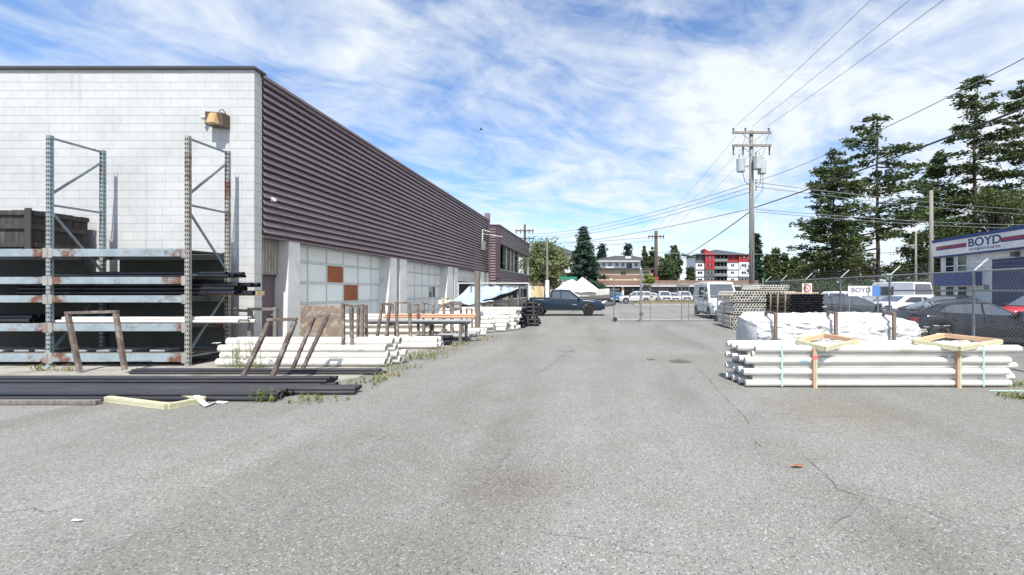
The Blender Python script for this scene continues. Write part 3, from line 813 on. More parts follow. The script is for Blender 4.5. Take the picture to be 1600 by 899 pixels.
# --- black pipes lying on the apron in front of the rack
def blackrow(pxe, py, n, rows, r, L, label, group, y_off=0.0):
    g = gnd(pxe, py)
    me = solid_pipe_mesh('ground_pipe', L, r, MAT['blackpipe'], 10)
    pile(me, label, group, 'pipe', 'black_pipe', g.x - L, g.y + r + y_off, 0.012, r, rows, 0.12, 1.02)
blackrow(422, 628, 0, [6, 4], .034, 6.2, 'black pipe in the front ground bundle', 'black pipes in the front ground bundle')
blackrow(538, 620, 0, [6, 4], .030, 7.0, 'black pipe in the long weedy ground bundle', 'black pipes in the long ground bundle', 0.1)
blackrow(512, 606, 0, [6, 5, 2], .031, 6.6, 'black pipe in the middle ground bundle', 'black pipes in the middle ground bundle', 0.0)
blackrow(592, 586, 0, [4, 3], .026, 5.0, 'thin black pipe in the rear ground bundle', 'thin black pipes in the rear ground bundle')
# --- lumber frame and strap in front
lf = gnd(255, 640)
t = thing('lumber_frame', 'pale green timber frame lying flat in front of the black pipes', 'timber frame', (lf.x, lf.y, 0))
A, B, C_, D_ = gnd(168, 628), gnd(262, 640), gnd(318, 629), gnd(225, 620)
for k, (p0, p1) in enumerate(((A, B), (B, C_), (C_, D_), (D_, A))):
    for j in range(2):
        m = MB(); off = Vector((0, 0, 0.02 + j * 0.042 + (0.0 if k % 2 else 0.003)))
        m.beam(p0 + off, p1 + off, 0.085, 0.038); m.build('board', MAT['treated'], t, world=True)
m = MB(); P = [gnd(296, 628), gnd(305, 627), gnd(313, 633), gnd(322, 637), gnd(335, 630), gnd(352, 631)]
Z = [.07, .09, .05, .02, .012, .012]; vs = []
for q, z in zip(P, Z): vs += [(q.x, q.y - .03, z), (q.x + .015, q.y + .04, z + .012)]
m.add(vs, [(2*i, 2*i+1, 2*i+3, 2*i+2) for i in range(len(P)-1)])
o = m.build('plastic_strap', MAT['whitestrap']); sm = o.modifiers.new('s', 'SOLIDIFY'); sm.thickness = 0.003
tag(shift_origin(o, (P[0].x, P[0].y, 0)), 'curled white plastic strap at the corner of the timber frame', 'strap')
g = gnd(0, 634); g2 = gnd(165, 630)
m = MB(); m.box(-9.5, g2.x, 6.62, 6.72, 0.004, 0.07); tag(shift_origin(m.build('kerb_timber', MAT['oldwood'], bevel=.01), (g2.x, 6.67, 0)), 'grey timber lying along the asphalt edge left of the pale frame', 'timber')

# ================================================================== PORTAL STANDS (weathered steel)
def stand(pts, Y, label, th=0.075, extra=None, mat=None, dpt=0.0):
    """pts: (top-left, top-right, bottom-left, bottom-right) as photo columns/rows at distance Y."""
    th *= 0.84
    tl, tr, bl, br = [at(a, b, Y) for a, b in pts]
    bl.z = max(0.0, bl.z); br.z = max(0.0, br.z)
    for q in (bl, br): q.y = Y - dpt
    mat = mat or MAT['rust']
    t = thing('pipe_stand', label, 'pipe stand', ((bl.x + br.x) / 2, Y, 0), group='weathered portal stands')
    for a, b in ((tl, bl), (tr, br)):
        m = MB(); m.beam(a, b, th, th, (0, 1, 0)); m.build('leg', mat, t, world=True, bevel=.006)
    d = (tr - tl).normalized() * th * 0.5
    m = MB(); m.beam(tl - d + Vector((0, 0, th * .5)), tr + d + Vector((0, 0, th * .5)), th * 1.1, th * 0.8); m.build('crossbar', mat, t, world=True, bevel=.006)
    if extra:
        for (a, b) in extra:
            m = MB(); m.beam(at(*a, Y), at(*b, Y), th * .8, th * .8, (0, 1, 0)); m.build('rail', mat, t, world=True)
    return t
yst = lambda py: H * F / (py - CY)
woody = MAT['oldwood']
stand([(106, 492), (181, 490), (125, 588), (195, 578)], yst(583), 'leaning portal stand on the black pipes in front of the blue upright', .085)
stand([(421, 503), (461, 502), (376, 604), (426, 588)], yst(597), 'steeply leaning brown stand straddling the black pipe bundles', .085)
stand([(491, 496), (511, 496), (455, 583), (473, 577)], yst(582), 'narrow leaning brown stand in front of the stained plywood sheet', .075)
stand([(391, 486), (431, 486), (391, 560), (430, 558)], yst(563), 'upright grey wooden stand behind the flowering weeds', .10, mat=woody, extra=[((366, 485), (391, 486))])
stand([(536, 478), (548, 480), (537, 573), (552, 570)], yst(572), 'tall thin post stand against the left white pipe pile', .075)
stand([(550, 481), (566, 479), (549, 553), (566, 553)], yst(553), 'portal stand just right of the stained plywood sheet', .09, mat=woody)
stand([(560, 482), (572, 480), (559, 548), (573, 548)], yst(549), 'dark second portal close behind the plywood sheet', .08)
stand([(597, 477), (609, 477), (587, 541), (602, 541)], yst(541), 'A shaped stand leaning left at the end of the white pile', .09)
stand([(600, 478), (613, 478), (602, 528), (616, 528)], yst(529), 'A shaped stand behind the leaning one by the first pier', .08)
stand([(619, 475), (639, 475), (622, 536), (643, 545)], yst(543), 'portal stand whose right leg stands before the short white pile', .085)
stand([(640, 479), (653, 478), (641, 535), (654, 535)], yst(536), 'low portal stand with a dark right leg under the orange ducts', .085)
stand([(662, 475), (677, 478), (661, 533), (676, 533)], yst(534), 'straight pair of posts left of the grey pipes', .075)
stand([(694, 477), (708, 474), (692, 529), (706, 529)], yst(530), 'slim stand at the right third of the orange ducts', .085)
stand([(704, 474), (719, 474), (706, 527), (724, 527)], yst(527), 'dark portal stand under the tarp edge', .09)
stand([(729, 484), (737, 484), (730, 524), (738, 524)], yst(524), 'short paired posts right of the orange duct ends', .07)
pp = gnd(746, 521)
m = MB(); ptop = at(746, 424, pp.y).z; m.box(-0.09, 0.09, -0.09, 0.09, 0, ptop)
tp = m.build('timber_post', woody, bevel=.01); tp.location = pp; tag(tp, 'tall grey timber post standing in front of the pale blue tarp', 'post')
# stained plywood sheet
pa, pb = at(468, 525, 11.6), at(536, 478, 11.6)
m = MB(); m.box(pa.x, pb.x, 11.58, 11.61, 0.30, pb.z)
o = shift_origin(m.build('plywood_sheet', MAT['osb'], bevel=.003), (pa.x, 11.6, 0.30)); o.rotation_euler = (R(-4), 0, 0)
tag(o, 'stained brown plywood sheet standing in front of the first garage door', 'plywood sheet')
m = MB(); m.box(pa.x + .05, pa.x + .12, 11.55, 11.7, 0, .33); m.box(pb.x - .12, pb.x - .05, 11.55, 11.7, 0, .33); m.box(pa.x, pb.x, 11.55, 11.75, .24, .29)
tag(shift_origin(m.build('trestle', woody), (pa.x, 11.6, 0)), 'low timber trestle under the stained plywood sheet', 'trestle')
# --- left white pipe pile
r = .086; g = gnd(600, 574)
me = pipe_mesh('white_pipe', 3.75, r, r * .82, MAT['pvc'], 18)
for k, n in enumerate([3, 3, 2, 2]):
    for i in range(n):
        loose(me, 'white_pipe', which(k, 4, i, n) + 'wide white sewer pipe behind leaning stands', 'white sewer pipes by the rack', 'pipe',
              (g.x - 3.75 + (0.10 * i) + rnd.uniform(-.06, .06) + (0.05 if k % 2 else 0), g.y + r + (i + .5 * (k % 2) + (0.5 if k > 1 else 0)) * 2.05 * r, r + .01 + k * r * 1.72), .004)
# --- second white pile (two rows) and assorted pipes farther on
r = .085; g = gnd(682, 546)
me = pipe_mesh('white_pipe', 3.0, r, r * .82, MAT['pvc'], 14)
pile(me, 'white pipe in the low pile behind weeds', 'white pipes in the low pile', 'pipe', 'white_pipe', g.x - 3.0, g.y + r, .01, r, [3, 3], .08, 1.03)
g = gnd(703, 540); me = pipe_mesh('dark_pipe', 1.1, .075, .06, MAT['blackpvc'], 12)
pile(me, 'short dark pipe beside the weeds', 'short dark pipes', 'pipe', 'dark_pipe', g.x - 1.1, g.y + .08, .01, .075, [2, 2], .06)
for i, (px, py, L) in enumerate([(733, 532, 1.35), (744, 527, 1.3)]):
    g = gnd(px, py); me = pipe_mesh('grey_pipe', L, .10, .085, MAT['greypipe'], 14)
    for k in range(2 - i):
        loose(me, 'grey_pipe', [['near front pale grey pipe at the weedy asphalt edge', 'near rear pale grey pipe at the weedy asphalt edge'][k], 'farther pale grey pipe at the weedy asphalt edge'][i], 'grey pipes at the asphalt edge', 'pipe', (g.x - L, g.y + .1 + k * .21, .11))
g = gnd(740, 526)
# orange ducts on a rail
yo = 14.6; zo = at(680, 496, yo).z
me = pipe_mesh('orange_duct', (741 - 598) / F * yo, .038, .030, MAT['orangepipe'], 12)
for k, (dy, dz) in enumerate([(0, 0), (.08, 0), (.04, .067), (.12, .067)]):
    loose(me, 'orange_duct', ['front lower', 'rear lower', 'front upper', 'rear upper'][k] + ' orange duct resting across the portal stands', 'orange ducts on the stands', 'pipe', (at(600, 490, yo).x + rnd.uniform(-.05, .05), yo + dy, zo + dz))
for k, (py, px0, px1, dy) in enumerate([(501, 582, 741, -.25), (504, 575, 735, -.1)]):
    zz = at(600, py, yo).z
    me = pipe_mesh('grey_duct', (px1 - px0) / F * yo, .055, .045, MAT['greypipe'], 12)
    loose(me, 'grey_duct', ['front pale grey duct below the orange ducts', 'rear pale grey duct below the orange ducts'][k], 'grey ducts under the orange ones', 'pipe', (at(px0, py, yo).x, yo + dy, zz))
# crossing carriers that hold the ducts
for i, px in enumerate((612, 668, 724)):
    a = at(px, 507, yo); m = MB(); m.box(-.04, .04, -.35, .35, -.04, .02); m.box(-.04, .04, -.35, -.27, -a.z, -.04); m.box(-.04, .04, .27, .35, -a.z, -.04)
    o = m.build('duct_carrier', woody); o.location = (a.x, yo, a.z); 
    tag(o, ['left', 'middle', 'right'][i] + ' timber trestle carrying the orange and grey ducts', 'trestle')
# white thin pipes stacked behind the stands
me = pipe_mesh('white_pipe', 3.6, .06, .05, MAT['pvc2'], 10)
for k in range(8):
    for i in range(4):
        loose(me, 'white_pipe', which(k, 8, i, 4) + 'thin white pipe stacked behind the stands', 'white pipes behind the stands', 'pipe', (at(690, 500, 15.9).x - 3.5 + rnd.uniform(-.1, .1), 15.6 + i * .122 + (.06 if k % 2 else 0), .07 + k * .106), .003)
# white pipe heaps near the tarp
def heap(px_e, py, L, r, counts, mat, label, group, xj=.15, n=12):
    g = gnd(px_e, py); me = pipe_mesh('white_pipe', L, r, r * .84, mat, n)
    pile(me, label, group, 'pipe', 'white_pipe', g.x - L, g.y + r, .01, r, counts, xj, 1.02, .012)
heap(752, 526, 2.0, .075, [3, 2], MAT['pvc'], 'white pipe heaped at the timber post foot', 'white pipes at the timber post')
heap(764, 521, 2.3, .09, [4, 3, 4, 3], MAT['pvc'], 'white pipe heaped right of the timber post', 'white pipes right of the timber post', .2)
heap(786, 519, 2.6, .09, [4, 4, 4, 3, 3], MAT['pvc'], 'white pipe heaped before the tarp', 'white pipes before the tarp', .22)
heap(804, 517, 2.6, .09, [4, 4, 4, 4, 4, 3], MAT['pvc'], 'white pipe heaped beside the black bundles', 'white pipes beside the black bundles', .16)
# framed white bundles behind
def framed_bundle(px0, px1, py_bot, Z0, r, nr, ncol, mat, label, group, posts, postmat, name='pipe_bundle'):
    g = gnd(px1, py_bot); L = (px1 - px0) / F * g.y
    t = thing(name, label, 'pipe bundle', (g.x - L, g.y, Z0), group=group)
    me = pipe_mesh('pipe', L, r, r * .84, mat, 10)
    for k in range(nr):
        for i in range(ncol): link('pipe', me, t, (rnd.uniform(-.05, .05), r + (i + .5 * (k % 2)) * 2 * r, .05 + r + k * r * 1.74), (rnd.uniform(0, 6), 0, 0))
    hh = .1 + nr * r * 1.74 + r * .4
    for px in posts:
        x = (px - px0) / F * g.y
        for y in (-.05, r * 2 * ncol + r + .02):
            m = MB(); m.box(x - .05, x + .05, y - .02, y + .02, 0, hh); m.build('batten', postmat, t)
        for z in (.02, hh + .02):
            m = MB(); m.box(x - .05, x + .05, -.07, r * 2 * ncol + r + .04, z - .02, z + .02); m.build('batten', postmat, t)
    return t
framed_bundle(686, 800, 509, .0, .062, 7, 5, MAT['pvc'], 'lower white pipe bundle with timber battens under the tarp', 'white bundles under the tarp', (692, 755, 770, 778), MAT['redwood'])
framed_bundle(684, 800, 509, .95, .062, 2, 5, MAT['pvc'], 'upper white pipe bundle with timber battens touching the tarp', 'white bundles under the tarp', (692, 755, 772, 796), MAT['newwood'])
framed_bundle(805, 819, 513, 0, .055, 9, 6, MAT['blackpvc'], 'near short bundle of black pipes at the end of the white heap', 'black pipe bundles before the pickup', (808,), MAT['blackwood'])
framed_bundle(818, 841, 510, 0, .055, 3, 6, MAT['blackpvc'], 'bottom bundle of black pipes sticking out below the pickup bed', 'black pipe bundles before the pickup', (825, 836), MAT['blackwood'])
framed_bundle(817, 838, 509.5, .40, .055, 7, 5, MAT['blackpvc'], 'top bundle of black pipes in front of the pickup bed', 'black pipe bundles before the pickup', (822, 834), MAT['blackwood'])
# pale blue tarp slung over the bundles
def tarp_grid(name, fn, nu, nv, mat, label, cat, origin, thick=.006):
    mb = MB(); vs = [fn(i / nu, j / nv) for j in range(nv + 1) for i in range(nu + 1)]
    mb.add(vs, [(j*(nu+1)+i, j*(nu+1)+i+1, (j+1)*(nu+1)+i+1, (j+1)*(nu+1)+i) for j in range(nv) for i in range(nu)])
    o = mb.build(name, mat, smooth=True, fix=False)
    s = o.modifiers.new('s', 'SOLIDIFY'); s.thickness = thick
    shift_origin(o, origin); return tag(o, label, cat)
T0, T1, T2, T3 = at(690, 474, 21.2), at(812, 452, 20.6), at(738, 446, 23.2), at(790, 446, 23.6)
def tarp1(u, v):
    lo = Vector(at(694, 475, 20.8)).lerp(at(770, 473, 20.6), u)
    hi = Vector(at(733, 447, 23.2)).lerp(at(784, 447, 23.4), u)
    q = lo.lerp(hi, v)
    q.z += -.18 * math.sin(math.pi * v) * (1 - u * .6) + .05 * math.sin(9 * u + 4 * v) * (1 - v) + .03 * math.sin(21 * u + 3 * v)
    return q
tarp_grid('tarp', tarp1, 24, 14, MAT['bluetarp'], 'large pale blue tarp sloping over the white pipe bundles', 'tarp', at(735, 470, 21))
def tarp2(u, v):
    lo = Vector(at(752, 471, 20.9)).lerp(at(811, 451.5, 20.7), u)
    hi = Vector(at(784, 448, 23.5)).lerp(at(809, 449.5, 22.6), u)
    q = lo.lerp(hi, v); q.z += -.08 * math.sin(math.pi * v) + .03 * math.sin(15 * u + 5 * v)
    return q
tarp_grid('tarp', tarp2, 18, 10, MAT['bluetarp'], 'pale tarp flap lifted to a point toward the pickup', 'tarp', at(790, 460, 21))
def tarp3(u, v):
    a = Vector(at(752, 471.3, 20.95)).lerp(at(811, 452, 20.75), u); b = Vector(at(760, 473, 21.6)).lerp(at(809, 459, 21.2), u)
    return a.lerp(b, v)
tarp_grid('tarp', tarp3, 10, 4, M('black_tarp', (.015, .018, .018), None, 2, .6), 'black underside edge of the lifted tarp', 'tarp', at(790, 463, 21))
for px, py in ((736, 447), (783, 447), (809, 452)):
    a = at(px, py, 22.6 if px < 800 else 20.9); m = MB(); m.tube((a.x, a.y, 0), (a.x, a.y, a.z - .02), .04)
    tag(shift_origin(m.build('tarp_pole', MAT['galv']), (a.x, a.y, 0)), {736: 'thin pole under the left peak of the tarp', 783: 'thin pole under the right peak of the tarp', 809: 'thin pole under the pointed tarp flap'}[px], 'pole')
m = MB(); m.tube(at(715, 443, 24.0), at(826, 443, 24.0), .035); m.tube(at(826, 443, 24.0), at(826, 443, 24).xy.to_3d(), .04); m.tube(at(716, 443, 24.0), at(716, 443, 24).xy.to_3d(), .04)
tag(shift_origin(m.build('gate_rail', MAT['lightgalv']), (at(770, 443, 24).x, 24.0, 0)), 'thin galvanised rail running behind the tarp to the office wing', 'rail')

# ================================================================== RIGHT SIDE PILES
# strapped white bundle in front
g = gnd(1167, 606); YB = g.y; r = .0575
t = thing('pipe_bundle', 'long strapped bundle of white pipes with timber frames in the right foreground', 'pipe bundle', (g.x, g.y, 0))
L = (1583 - 1167) / F * YB
meA = pipe_mesh('pipe', L, r, r * .84, MAT['pvc'], 18)
meB = pipe_mesh('pipe', L - .02, r, r * .84, MAT['pvc2'], 18)
nc = 8
for k in range(7):
    n = nc if k % 2 == 0 else nc - 1
    for i in range(n):
        odd = (i + k) % 2
        dx = (0.17 if (k % 2) else 0.0) + rnd.uniform(-.02, .02) + (.05 if i % 2 else -.03)
        if k == 6 and i < 2: dx = 0.16 + .1 * i
        if i > 0: dx -= 0.02 * i
        link('pipe', meA if not k % 2 else meB, t, (dx, r + (i + .5 * (k % 2)) * 2 * r * 1.03, r + .012 + k * r * 1.74), (rnd.uniform(0, 6), 0, rnd.uniform(-.002, .002)))
hh = .012 + 6 * r * 1.74 + 2 * r
dep = nc * 2 * r * 1.03
for px in (1222, 1537):
    x = (px - 1167) / F * YB; st = []
    path = [(-.006, .02)] + [(-.006 + (.0), hh * q / 6) for q in range(1, 6)] + [(-.006, hh), (dep + .006, hh + .005), (dep + .006, .02)]
    m = MB(); vs = []
    for (yy, z) in path: vs += [(x - .016, yy, z), (x + .016, yy, z)]
    m.add(vs, [(2*i, 2*i+1, 2*i+3, 2*i+2) for i in range(len(path)-1)])
    o = m.build('strap', MAT['greenstrap'], t, fix=False); s = o.modifiers.new('s', 'SOLIDIFY'); s.thickness = .003
for px, mt in ((1257, M('pale_blue_label', (.35, .55, .66), None, 9, .6)), (1292, MAT['whitestrap'])):
    x = (px - 1167) / F * YB; zc_ = r + .012 + 4 * r * 1.74; m = MB(); vs = []
    for xx in (x - .07, x + .07):
        for q in range(5): a_ = R(140 + 20 * q); vs.append((xx, r + (r + .0015) * math.cos(a_), zc_ + (r + .0015) * math.sin(a_)))
    m.add(vs, [(q, q + 1, 6 + q, 5 + q) for q in range(4)]); m.build('label_sticker', mt, t, fix=False)
for px in (1272, 1496):
    x = (px - 1167) / F * YB
    f_ = bpy.data.objects.new('timber_frame', None); col.objects.link(f_); f_.parent = t; f_.location = (x, 0, 0)
    m = MB(); m.box(-.035, .0, -.05, -.012, .0, hh - .03); m.build('board', MAT['redwood'], f_)
    m = MB(); m.box(.003, .035, -.05, -.012, .0, hh - .03); m.build('board', MAT['treated'], f_)
    m = MB(); m.box(-.035, .035, dep + .01, dep + .05, 0, hh); m.build('board', MAT['newwood'], f_)
    m = MB(); m.box(-.035, .035, -.012, dep + .01, .0, .011); m.build('board', MAT['newwood'], f_)
    if px < 1300:
        m = MB(); m.box(-.05, .05, -.0545, -.0505, hh * .70, hh * .78); m.build('paint_mark', MAT['pinkpaint'], f_)
for i, corners in enumerate([[(1246, 539), (1286, 524), (1340, 537), (1287, 551)], [(1428, 541), (1473, 527), (1563, 541), (1497, 553)]]):
    zt_ = hh + .025; P = []
    for (qa, qb), (yy, zz) in zip(corners, ((YB + .28, zt_), (YB + .92, zt_ + .05), (YB + .28, zt_), (YB - .13, zt_ - .075))):
        P.append(Vector(((qa - CX) / F * yy, yy, zz)))
    ctr = sum(P, Vector()) / 4
    ft = thing('lumber_frame', ['pale timber frame lying flat on the white bundle, left of the two', 'pale timber frame lying flat on the white bundle, right of the two'][i], 'timber frame', ctr, group='timber frames on the white bundle')
    for k in range(4):
        a, b = P[k], P[(k + 1) % 4]
        for j in range(2):
            m = MB(); off = Vector((0, 0, j * .041 + .004 * (k % 2))); m.beam(a + off, b + off, .085, .038)
            m.build('board', [MAT['newwood'], MAT['redwood'], MAT['treated'], MAT['treated']][k], ft, world=True)
g = gnd(1560, 612)
m = MB(); P = [gnd(1545, 612) + Vector((0,0,.01)), gnd(1565, 613) + Vector((0,0,.02)), gnd(1590, 614) + Vector((0,0,.03)), gnd(1640, 613) + Vector((0,0,.02))]
m.path(P, .008, 4); tag(shift_origin(m.build('plastic_strap', MAT['greenstrap']), (P[0].x, P[0].y, 0)), 'loose mint green strap on the asphalt at the right picture edge', 'strap')
# wrapped bundle behind it
YT0, YT1 = 10.7, 12.5
XT0, XT1 = at(1172, 500, 11.3).x, at(1416, 500, 11.3).x
wt = thing('wrapped_bundle', 'bundle of pipes wrapped in crumpled white sheeting with timber posts', 'wrapped bundle', ((XT0 + XT1) / 2, (YT0 + YT1) / 2, 0))
zf, zb = at(0, 503, YT0).z, at(0, 489, YT1).z
rw = random.Random(4)
from mathutils import noise as mnoise
def wrap(u, v):
    # v runs round the section front-bottom > front-top > back-top > back-bottom, u along the length
    prof = [(YT0 - .12, .0), (YT0 - .06, .35), (YT0, zf - .12), (YT0 + .12, zf), (YT0 + .9, (zf + zb) / 2 + .02), (YT1 - .12, zb), (YT1, zb - .15), (YT1 + .05, 0)]
    s = v * (len(prof) - 1); k = min(int(s), len(prof) - 2); f = s - k
    y = prof[k][0] * (1 - f) + prof[k + 1][0] * f; z = prof[k][1] * (1 - f) + prof[k + 1][1] * f
    x = XT0 + (XT1 - XT0) * u
    e = min(u, 1 - u); sq = 1 - .10 * max(0, 1 - e / .05) ** 1.5
    yc = (YT0 + YT1) / 2
    y = yc + (y - yc) * (1 - .12 * max(0, 1 - e / .06) ** 1.2); z = z * sq
    q = Vector((x * 2.0, y * 3, z * 7))
    rg = lambda v3: (1 - min(1, abs(mnoise.noise(v3)) * 2.2)) ** 3
    d = mnoise.fractal(q, 0.6, 2.1, 5) * .018 + .048 * rg(Vector((x * .7 + z * 1.5, z * 6.5 + x * .5, y * 1.5))) + .032 * rg(Vector((x * 1.9 - z, z * 11 + 7 - x * .8, y * 3))) + .020 * rg(Vector((x * 5 + 3, z * 13, y * 6)))
    if z > .02: y -= d * (1 if v < .45 else -.2); z += d * .5 * (1 if .3 < v < .8 else 0)
    x += .05 * mnoise.noise(Vector((y * 4, z * 5, 3 + 9 * round(u)))) * (1 if e < .06 else 0)
    return Vector((x, y, max(z, 0.0)))
nu, nv = 220, 110
mb = MB(); vs = [wrap(i / nu, j / nv) for j in range(nv + 1) for i in range(nu + 1)]
fs = [(j*(nu+1)+i, j*(nu+1)+i+1, (j+1)*(nu+1)+i+1, (j+1)*(nu+1)+i) for j in range(nv) for i in range(nu)]
fs += [tuple(j * (nu + 1) for j in range(nv + 1)), tuple(j * (nu + 1) + nu for j in range(nv, -1, -1))]
mb.add(vs, fs); mb.build('sheeting', MAT['tarp'], wt, world=True, smooth=True)
pw = M('stained_post', (0.24, 0.185, 0.14), (0.15, 0.11, 0.085), 5, .85, stretch=(5, 5, .6))
for px, top, y in ((1212, 489, YT0 - .2), (1306, 488, YT0 - .2), (1397, 489, YT0 - .2), (1197, 487, YT0 + .9), (1294, 488, YT0 + .9), (1381, 488, YT0 + .9), (1274, 487, YT1 - .1), (1357, 487, YT1 - .1)):
    a = at(px, top, y); m = MB(); m.box(a.x - .035, a.x + .035, y - .03, y + .03, 0, a.z); m.build('timber_post', pw, wt, world=True, bevel=.004)
for pa, pb in ((1197, 1212), (1294, 1306), (1381, 1397)):
    a, b = at(pa, 487.5, YT0 + .9), at(pb, 490, YT0 - .2); m = MB(); m.beam(a, b, .05, .05); m.build('cross_piece', pw, wt, world=True)
g = at(1178, 491, 12.9); m = MB(); m.tube((g.x - .25, 12.9, 1.02), (g.x + .35, 12.9, 1.02), .085, None, 14); m.tube((g.x - .2, 12.9, 0), (g.x - .2, 12.9, .95), .05)
tag(shift_origin(m.build('grey_roll', MAT['greypipe'], smooth=False), (g.x, 12.9, 0)), 'grey pipe offcut on a post behind the wrapped bundle', 'pipe')
# hexagonal stack of white pipes seen end on
def end_stack(px, Y, cols, rows, r, L, z0, mat, label, group, batten, dx=0.0, rmax=None, n=12):
    x0 = (px - CX) / F * Y + dx
    t = thing('pipe_bundle', label, 'pipe bundle', (x0, Y, z0), group=group)
    me = pipe_mesh('pipe', L, r, r * .80, mat, n)
    for k in range(rows):
        for i in range(cols):
            link('pipe', me, t, (r + (i + .5 * (k % 2)) * 2 * r, rnd.uniform(-.03, .03), .03 + r + k * r * 1.74), (rnd.uniform(0, 6), 0, R(90)))
    hh = .06 + rows * r * 1.74
    for y in (L * .12, L * .62):
        m = MB(); m.box(-.03, -.004, y - .04, y + .04, 0, hh); m.build('batten', batten, t)
        m = MB(); m.box(-.03, cols * 2 * r + r, y - .04, y + .04, .0, .027); m.build('batten', batten, t)
    return t, hh
z = 0.0
for k, nm in enumerate(('bottom', 'middle', 'top')):
    _, hh = end_stack(1145, 19.4, 21, 4 if k else 5, .064, 2.5, z, MAT['pvc2'], f'{nm} bundle of cream pipes with open ends facing the yard', 'end on cream pipe bundles by the van', MAT['newwood'], .04 * (k % 2)); z += hh + .02
end_stack(1186, 19.6, 11, 2, .058, 2.4, z + .0, MAT['pvc2'], 'short top layer of cream pipe ends above the black stack', 'end on cream pipe bundles by the van', MAT['newwood'])
# black pipe stack with pale battens
z = 0
for k, nm in enumerate(('lower', 'upper')):
    t, hh = end_stack(1234, 17.0, 12, 8, .052, 3.0, z, MAT['blackpvc'], f'{nm} bundle of black pipes with pale battens against the fence', 'black pipe bundles against the fence', MAT['newwood'], 0, n=9); z += hh + .01
    for y in (1.1, 2.9):
        m = MB(); m.box(-.035, -.005, y - .04, y + .04, 0, hh); m.build('batten', MAT['newwood'], t)
m = MB(); a = at(1226, 457.5, 16.9); m.box(a.x, at(1280, 457, 16.9).x, 16.95, 17.1, z, z + .04); tag(shift_origin(m.build('batten', MAT['newwood']), (a.x, 17, z)), 'pale batten lying along the top of the black pipe stack', 'batten')
# ================================================================== CHAIN LINK FENCE (right side)
XF = 8.97
YG = H * F / (503 - CY)                 # gate line
HF = at(1521, 424, yon(1521, XF)).z
fc = thing('chain_link_fence', 'galvanised chain link fence along the right side of the yard', 'fence', (XF, 14, 0))
def post(parent, x, y, h, r=.03, arm=True, name='post'):
    m = MB(); m.tube((x, y, 0), (x, y, h), r, None, 10); p_ = m.build(name, MAT['galv'], parent, world=True, smooth=False)
    if arm:
        m = MB(); m.beam((x, y, h), (x + .30, y - .05, h + .30), .022, .03); m.build('barbed_wire_arm', MAT['lightgalv'], p_, world=True)
def linkmesh(parent, p0, p1, h0, h1, pitch=.085, r=.0019):
    p0, p1 = Vector(p0), Vector(p1); d = (p1 - p0); L = d.length; d.normalize()
    m = MB(); hh = h1 - h0; n = int((L + hh) / pitch) + 1
    for k in range(n):
        for sgn in (1, -1):
            s0 = k * pitch - hh; a0, b0 = s0, h0; a1, b1 = s0 + hh, h1
            if a0 < 0: b0 += -a0; a0 = 0
            if a1 > L: b1 -= a1 - L; a1 = L
            if b1 - b0 < .02: continue
            if sgn < 0: a0, a1 = L - a0, L - a1
            m.tube(p0 + d * a0 + Vector((0, 0, b0)), p0 + d * a1 + Vector((0, 0, b1)), r, None, 3, False)
    return m.build('wire_mesh', MAT['wire'], parent, world=True, fix=False)
fy = [6.0, 8.3] + [yon(q, XF) for q in (1521, 1390, 1313, 1258, 1220)] + [YG]
for y in fy: post(fc, XF, y, HF)
m = MB(); m.tube((XF, fy[0], HF), (XF, YG, HF), .022); m.build('top_rail', MAT['galv'], fc, world=True)
m = MB(); m.tube((XF, fy[0], 1.695), (XF, fy[3], 1.695), .022); m.build('middle_rail', MAT['galv'], fc, world=True)
linkmesh(fc, (XF, fy[0], 0), (XF, YG, 0), .03, HF)
for k in range(3):
    q = .08 + k * .11; m = MB(); m.tube((XF + q, fy[0], HF + q), (XF + q, YG, HF + q), .004, None, 3); m.build('barbed_wire', MAT['galv'], fc, world=True, fix=False)
# signs on the fence
g = at(1352, 454, 19.5)
sgn = thing('fence_sign', 'small white and blue company sign hanging beyond the fence', 'sign', (9.25, 16.6, 0))
def text(s, size, mat, parent, loc, rot, name='lettering', ext=.004, sx=1.0, bold=0.0):
    cu = bpy.data.curves.new('lettering', 'FONT'); cu.body = s; cu.size = size; cu.extrude = ext; cu.align_x = 'CENTER'; cu.align_y = 'CENTER'; cu.offset = bold
    tmp = bpy.data.objects.new('tmp', cu); col.objects.link(tmp)
    bpy.context.view_layer.update()
    me = bpy.data.meshes.new_from_object(tmp.evaluated_get(bpy.context.evaluated_depsgraph_get()))
    bpy.data.objects.remove(tmp); me.materials.clear(); me.materials.append(mat)
    o = bpy.data.objects.new(name, me); col.objects.link(o); o.parent = parent; o.location = loc; o.rotation_euler = rot; o.scale = (sx, 1, 1)
    return o
navy = M('navy_paint', (0.022, 0.055, 0.20), None, 2, .5); signw = M('sign_white', (.90, .865, .79), None, 2, .5); maroon = M('maroon_paint', (.32, .04, .07), None, 2, .5)
skyb = M('sign_blue', (.08, .24, .62), None, 2, .5); red = M('sign_red', (.62, .05, .05), None, 2, .5)
Ys = 17.6; a, b = at(1325, 463, Ys), at(1375, 447, Ys)
sgn.location = ((a.x + b.x) / 2, Ys, a.z); ORG[sgn.name] = Vector(sgn.location); wS, hS = b.x - a.x, b.z - a.z
m = MB(); m.box(-wS / 2, wS * .25, -.01, .01, 0, hS); m.build('board', signw, sgn)
m = MB(); m.box(wS * .25, wS / 2, -.01, .01, 0, hS); m.build('blue_panel', skyb, sgn)
text('BOYD', hS * .62, navy, sgn, (-wS * .10, -.013, hS * .58), (R(90), 0, 0), sx=1.15)
for x in (-wS * .45, wS * .45):
    m = MB(); m.box(x - .02, x + .02, .012, .04, -a.z, hS + .1); m.build('post', MAT['galv'], sgn)
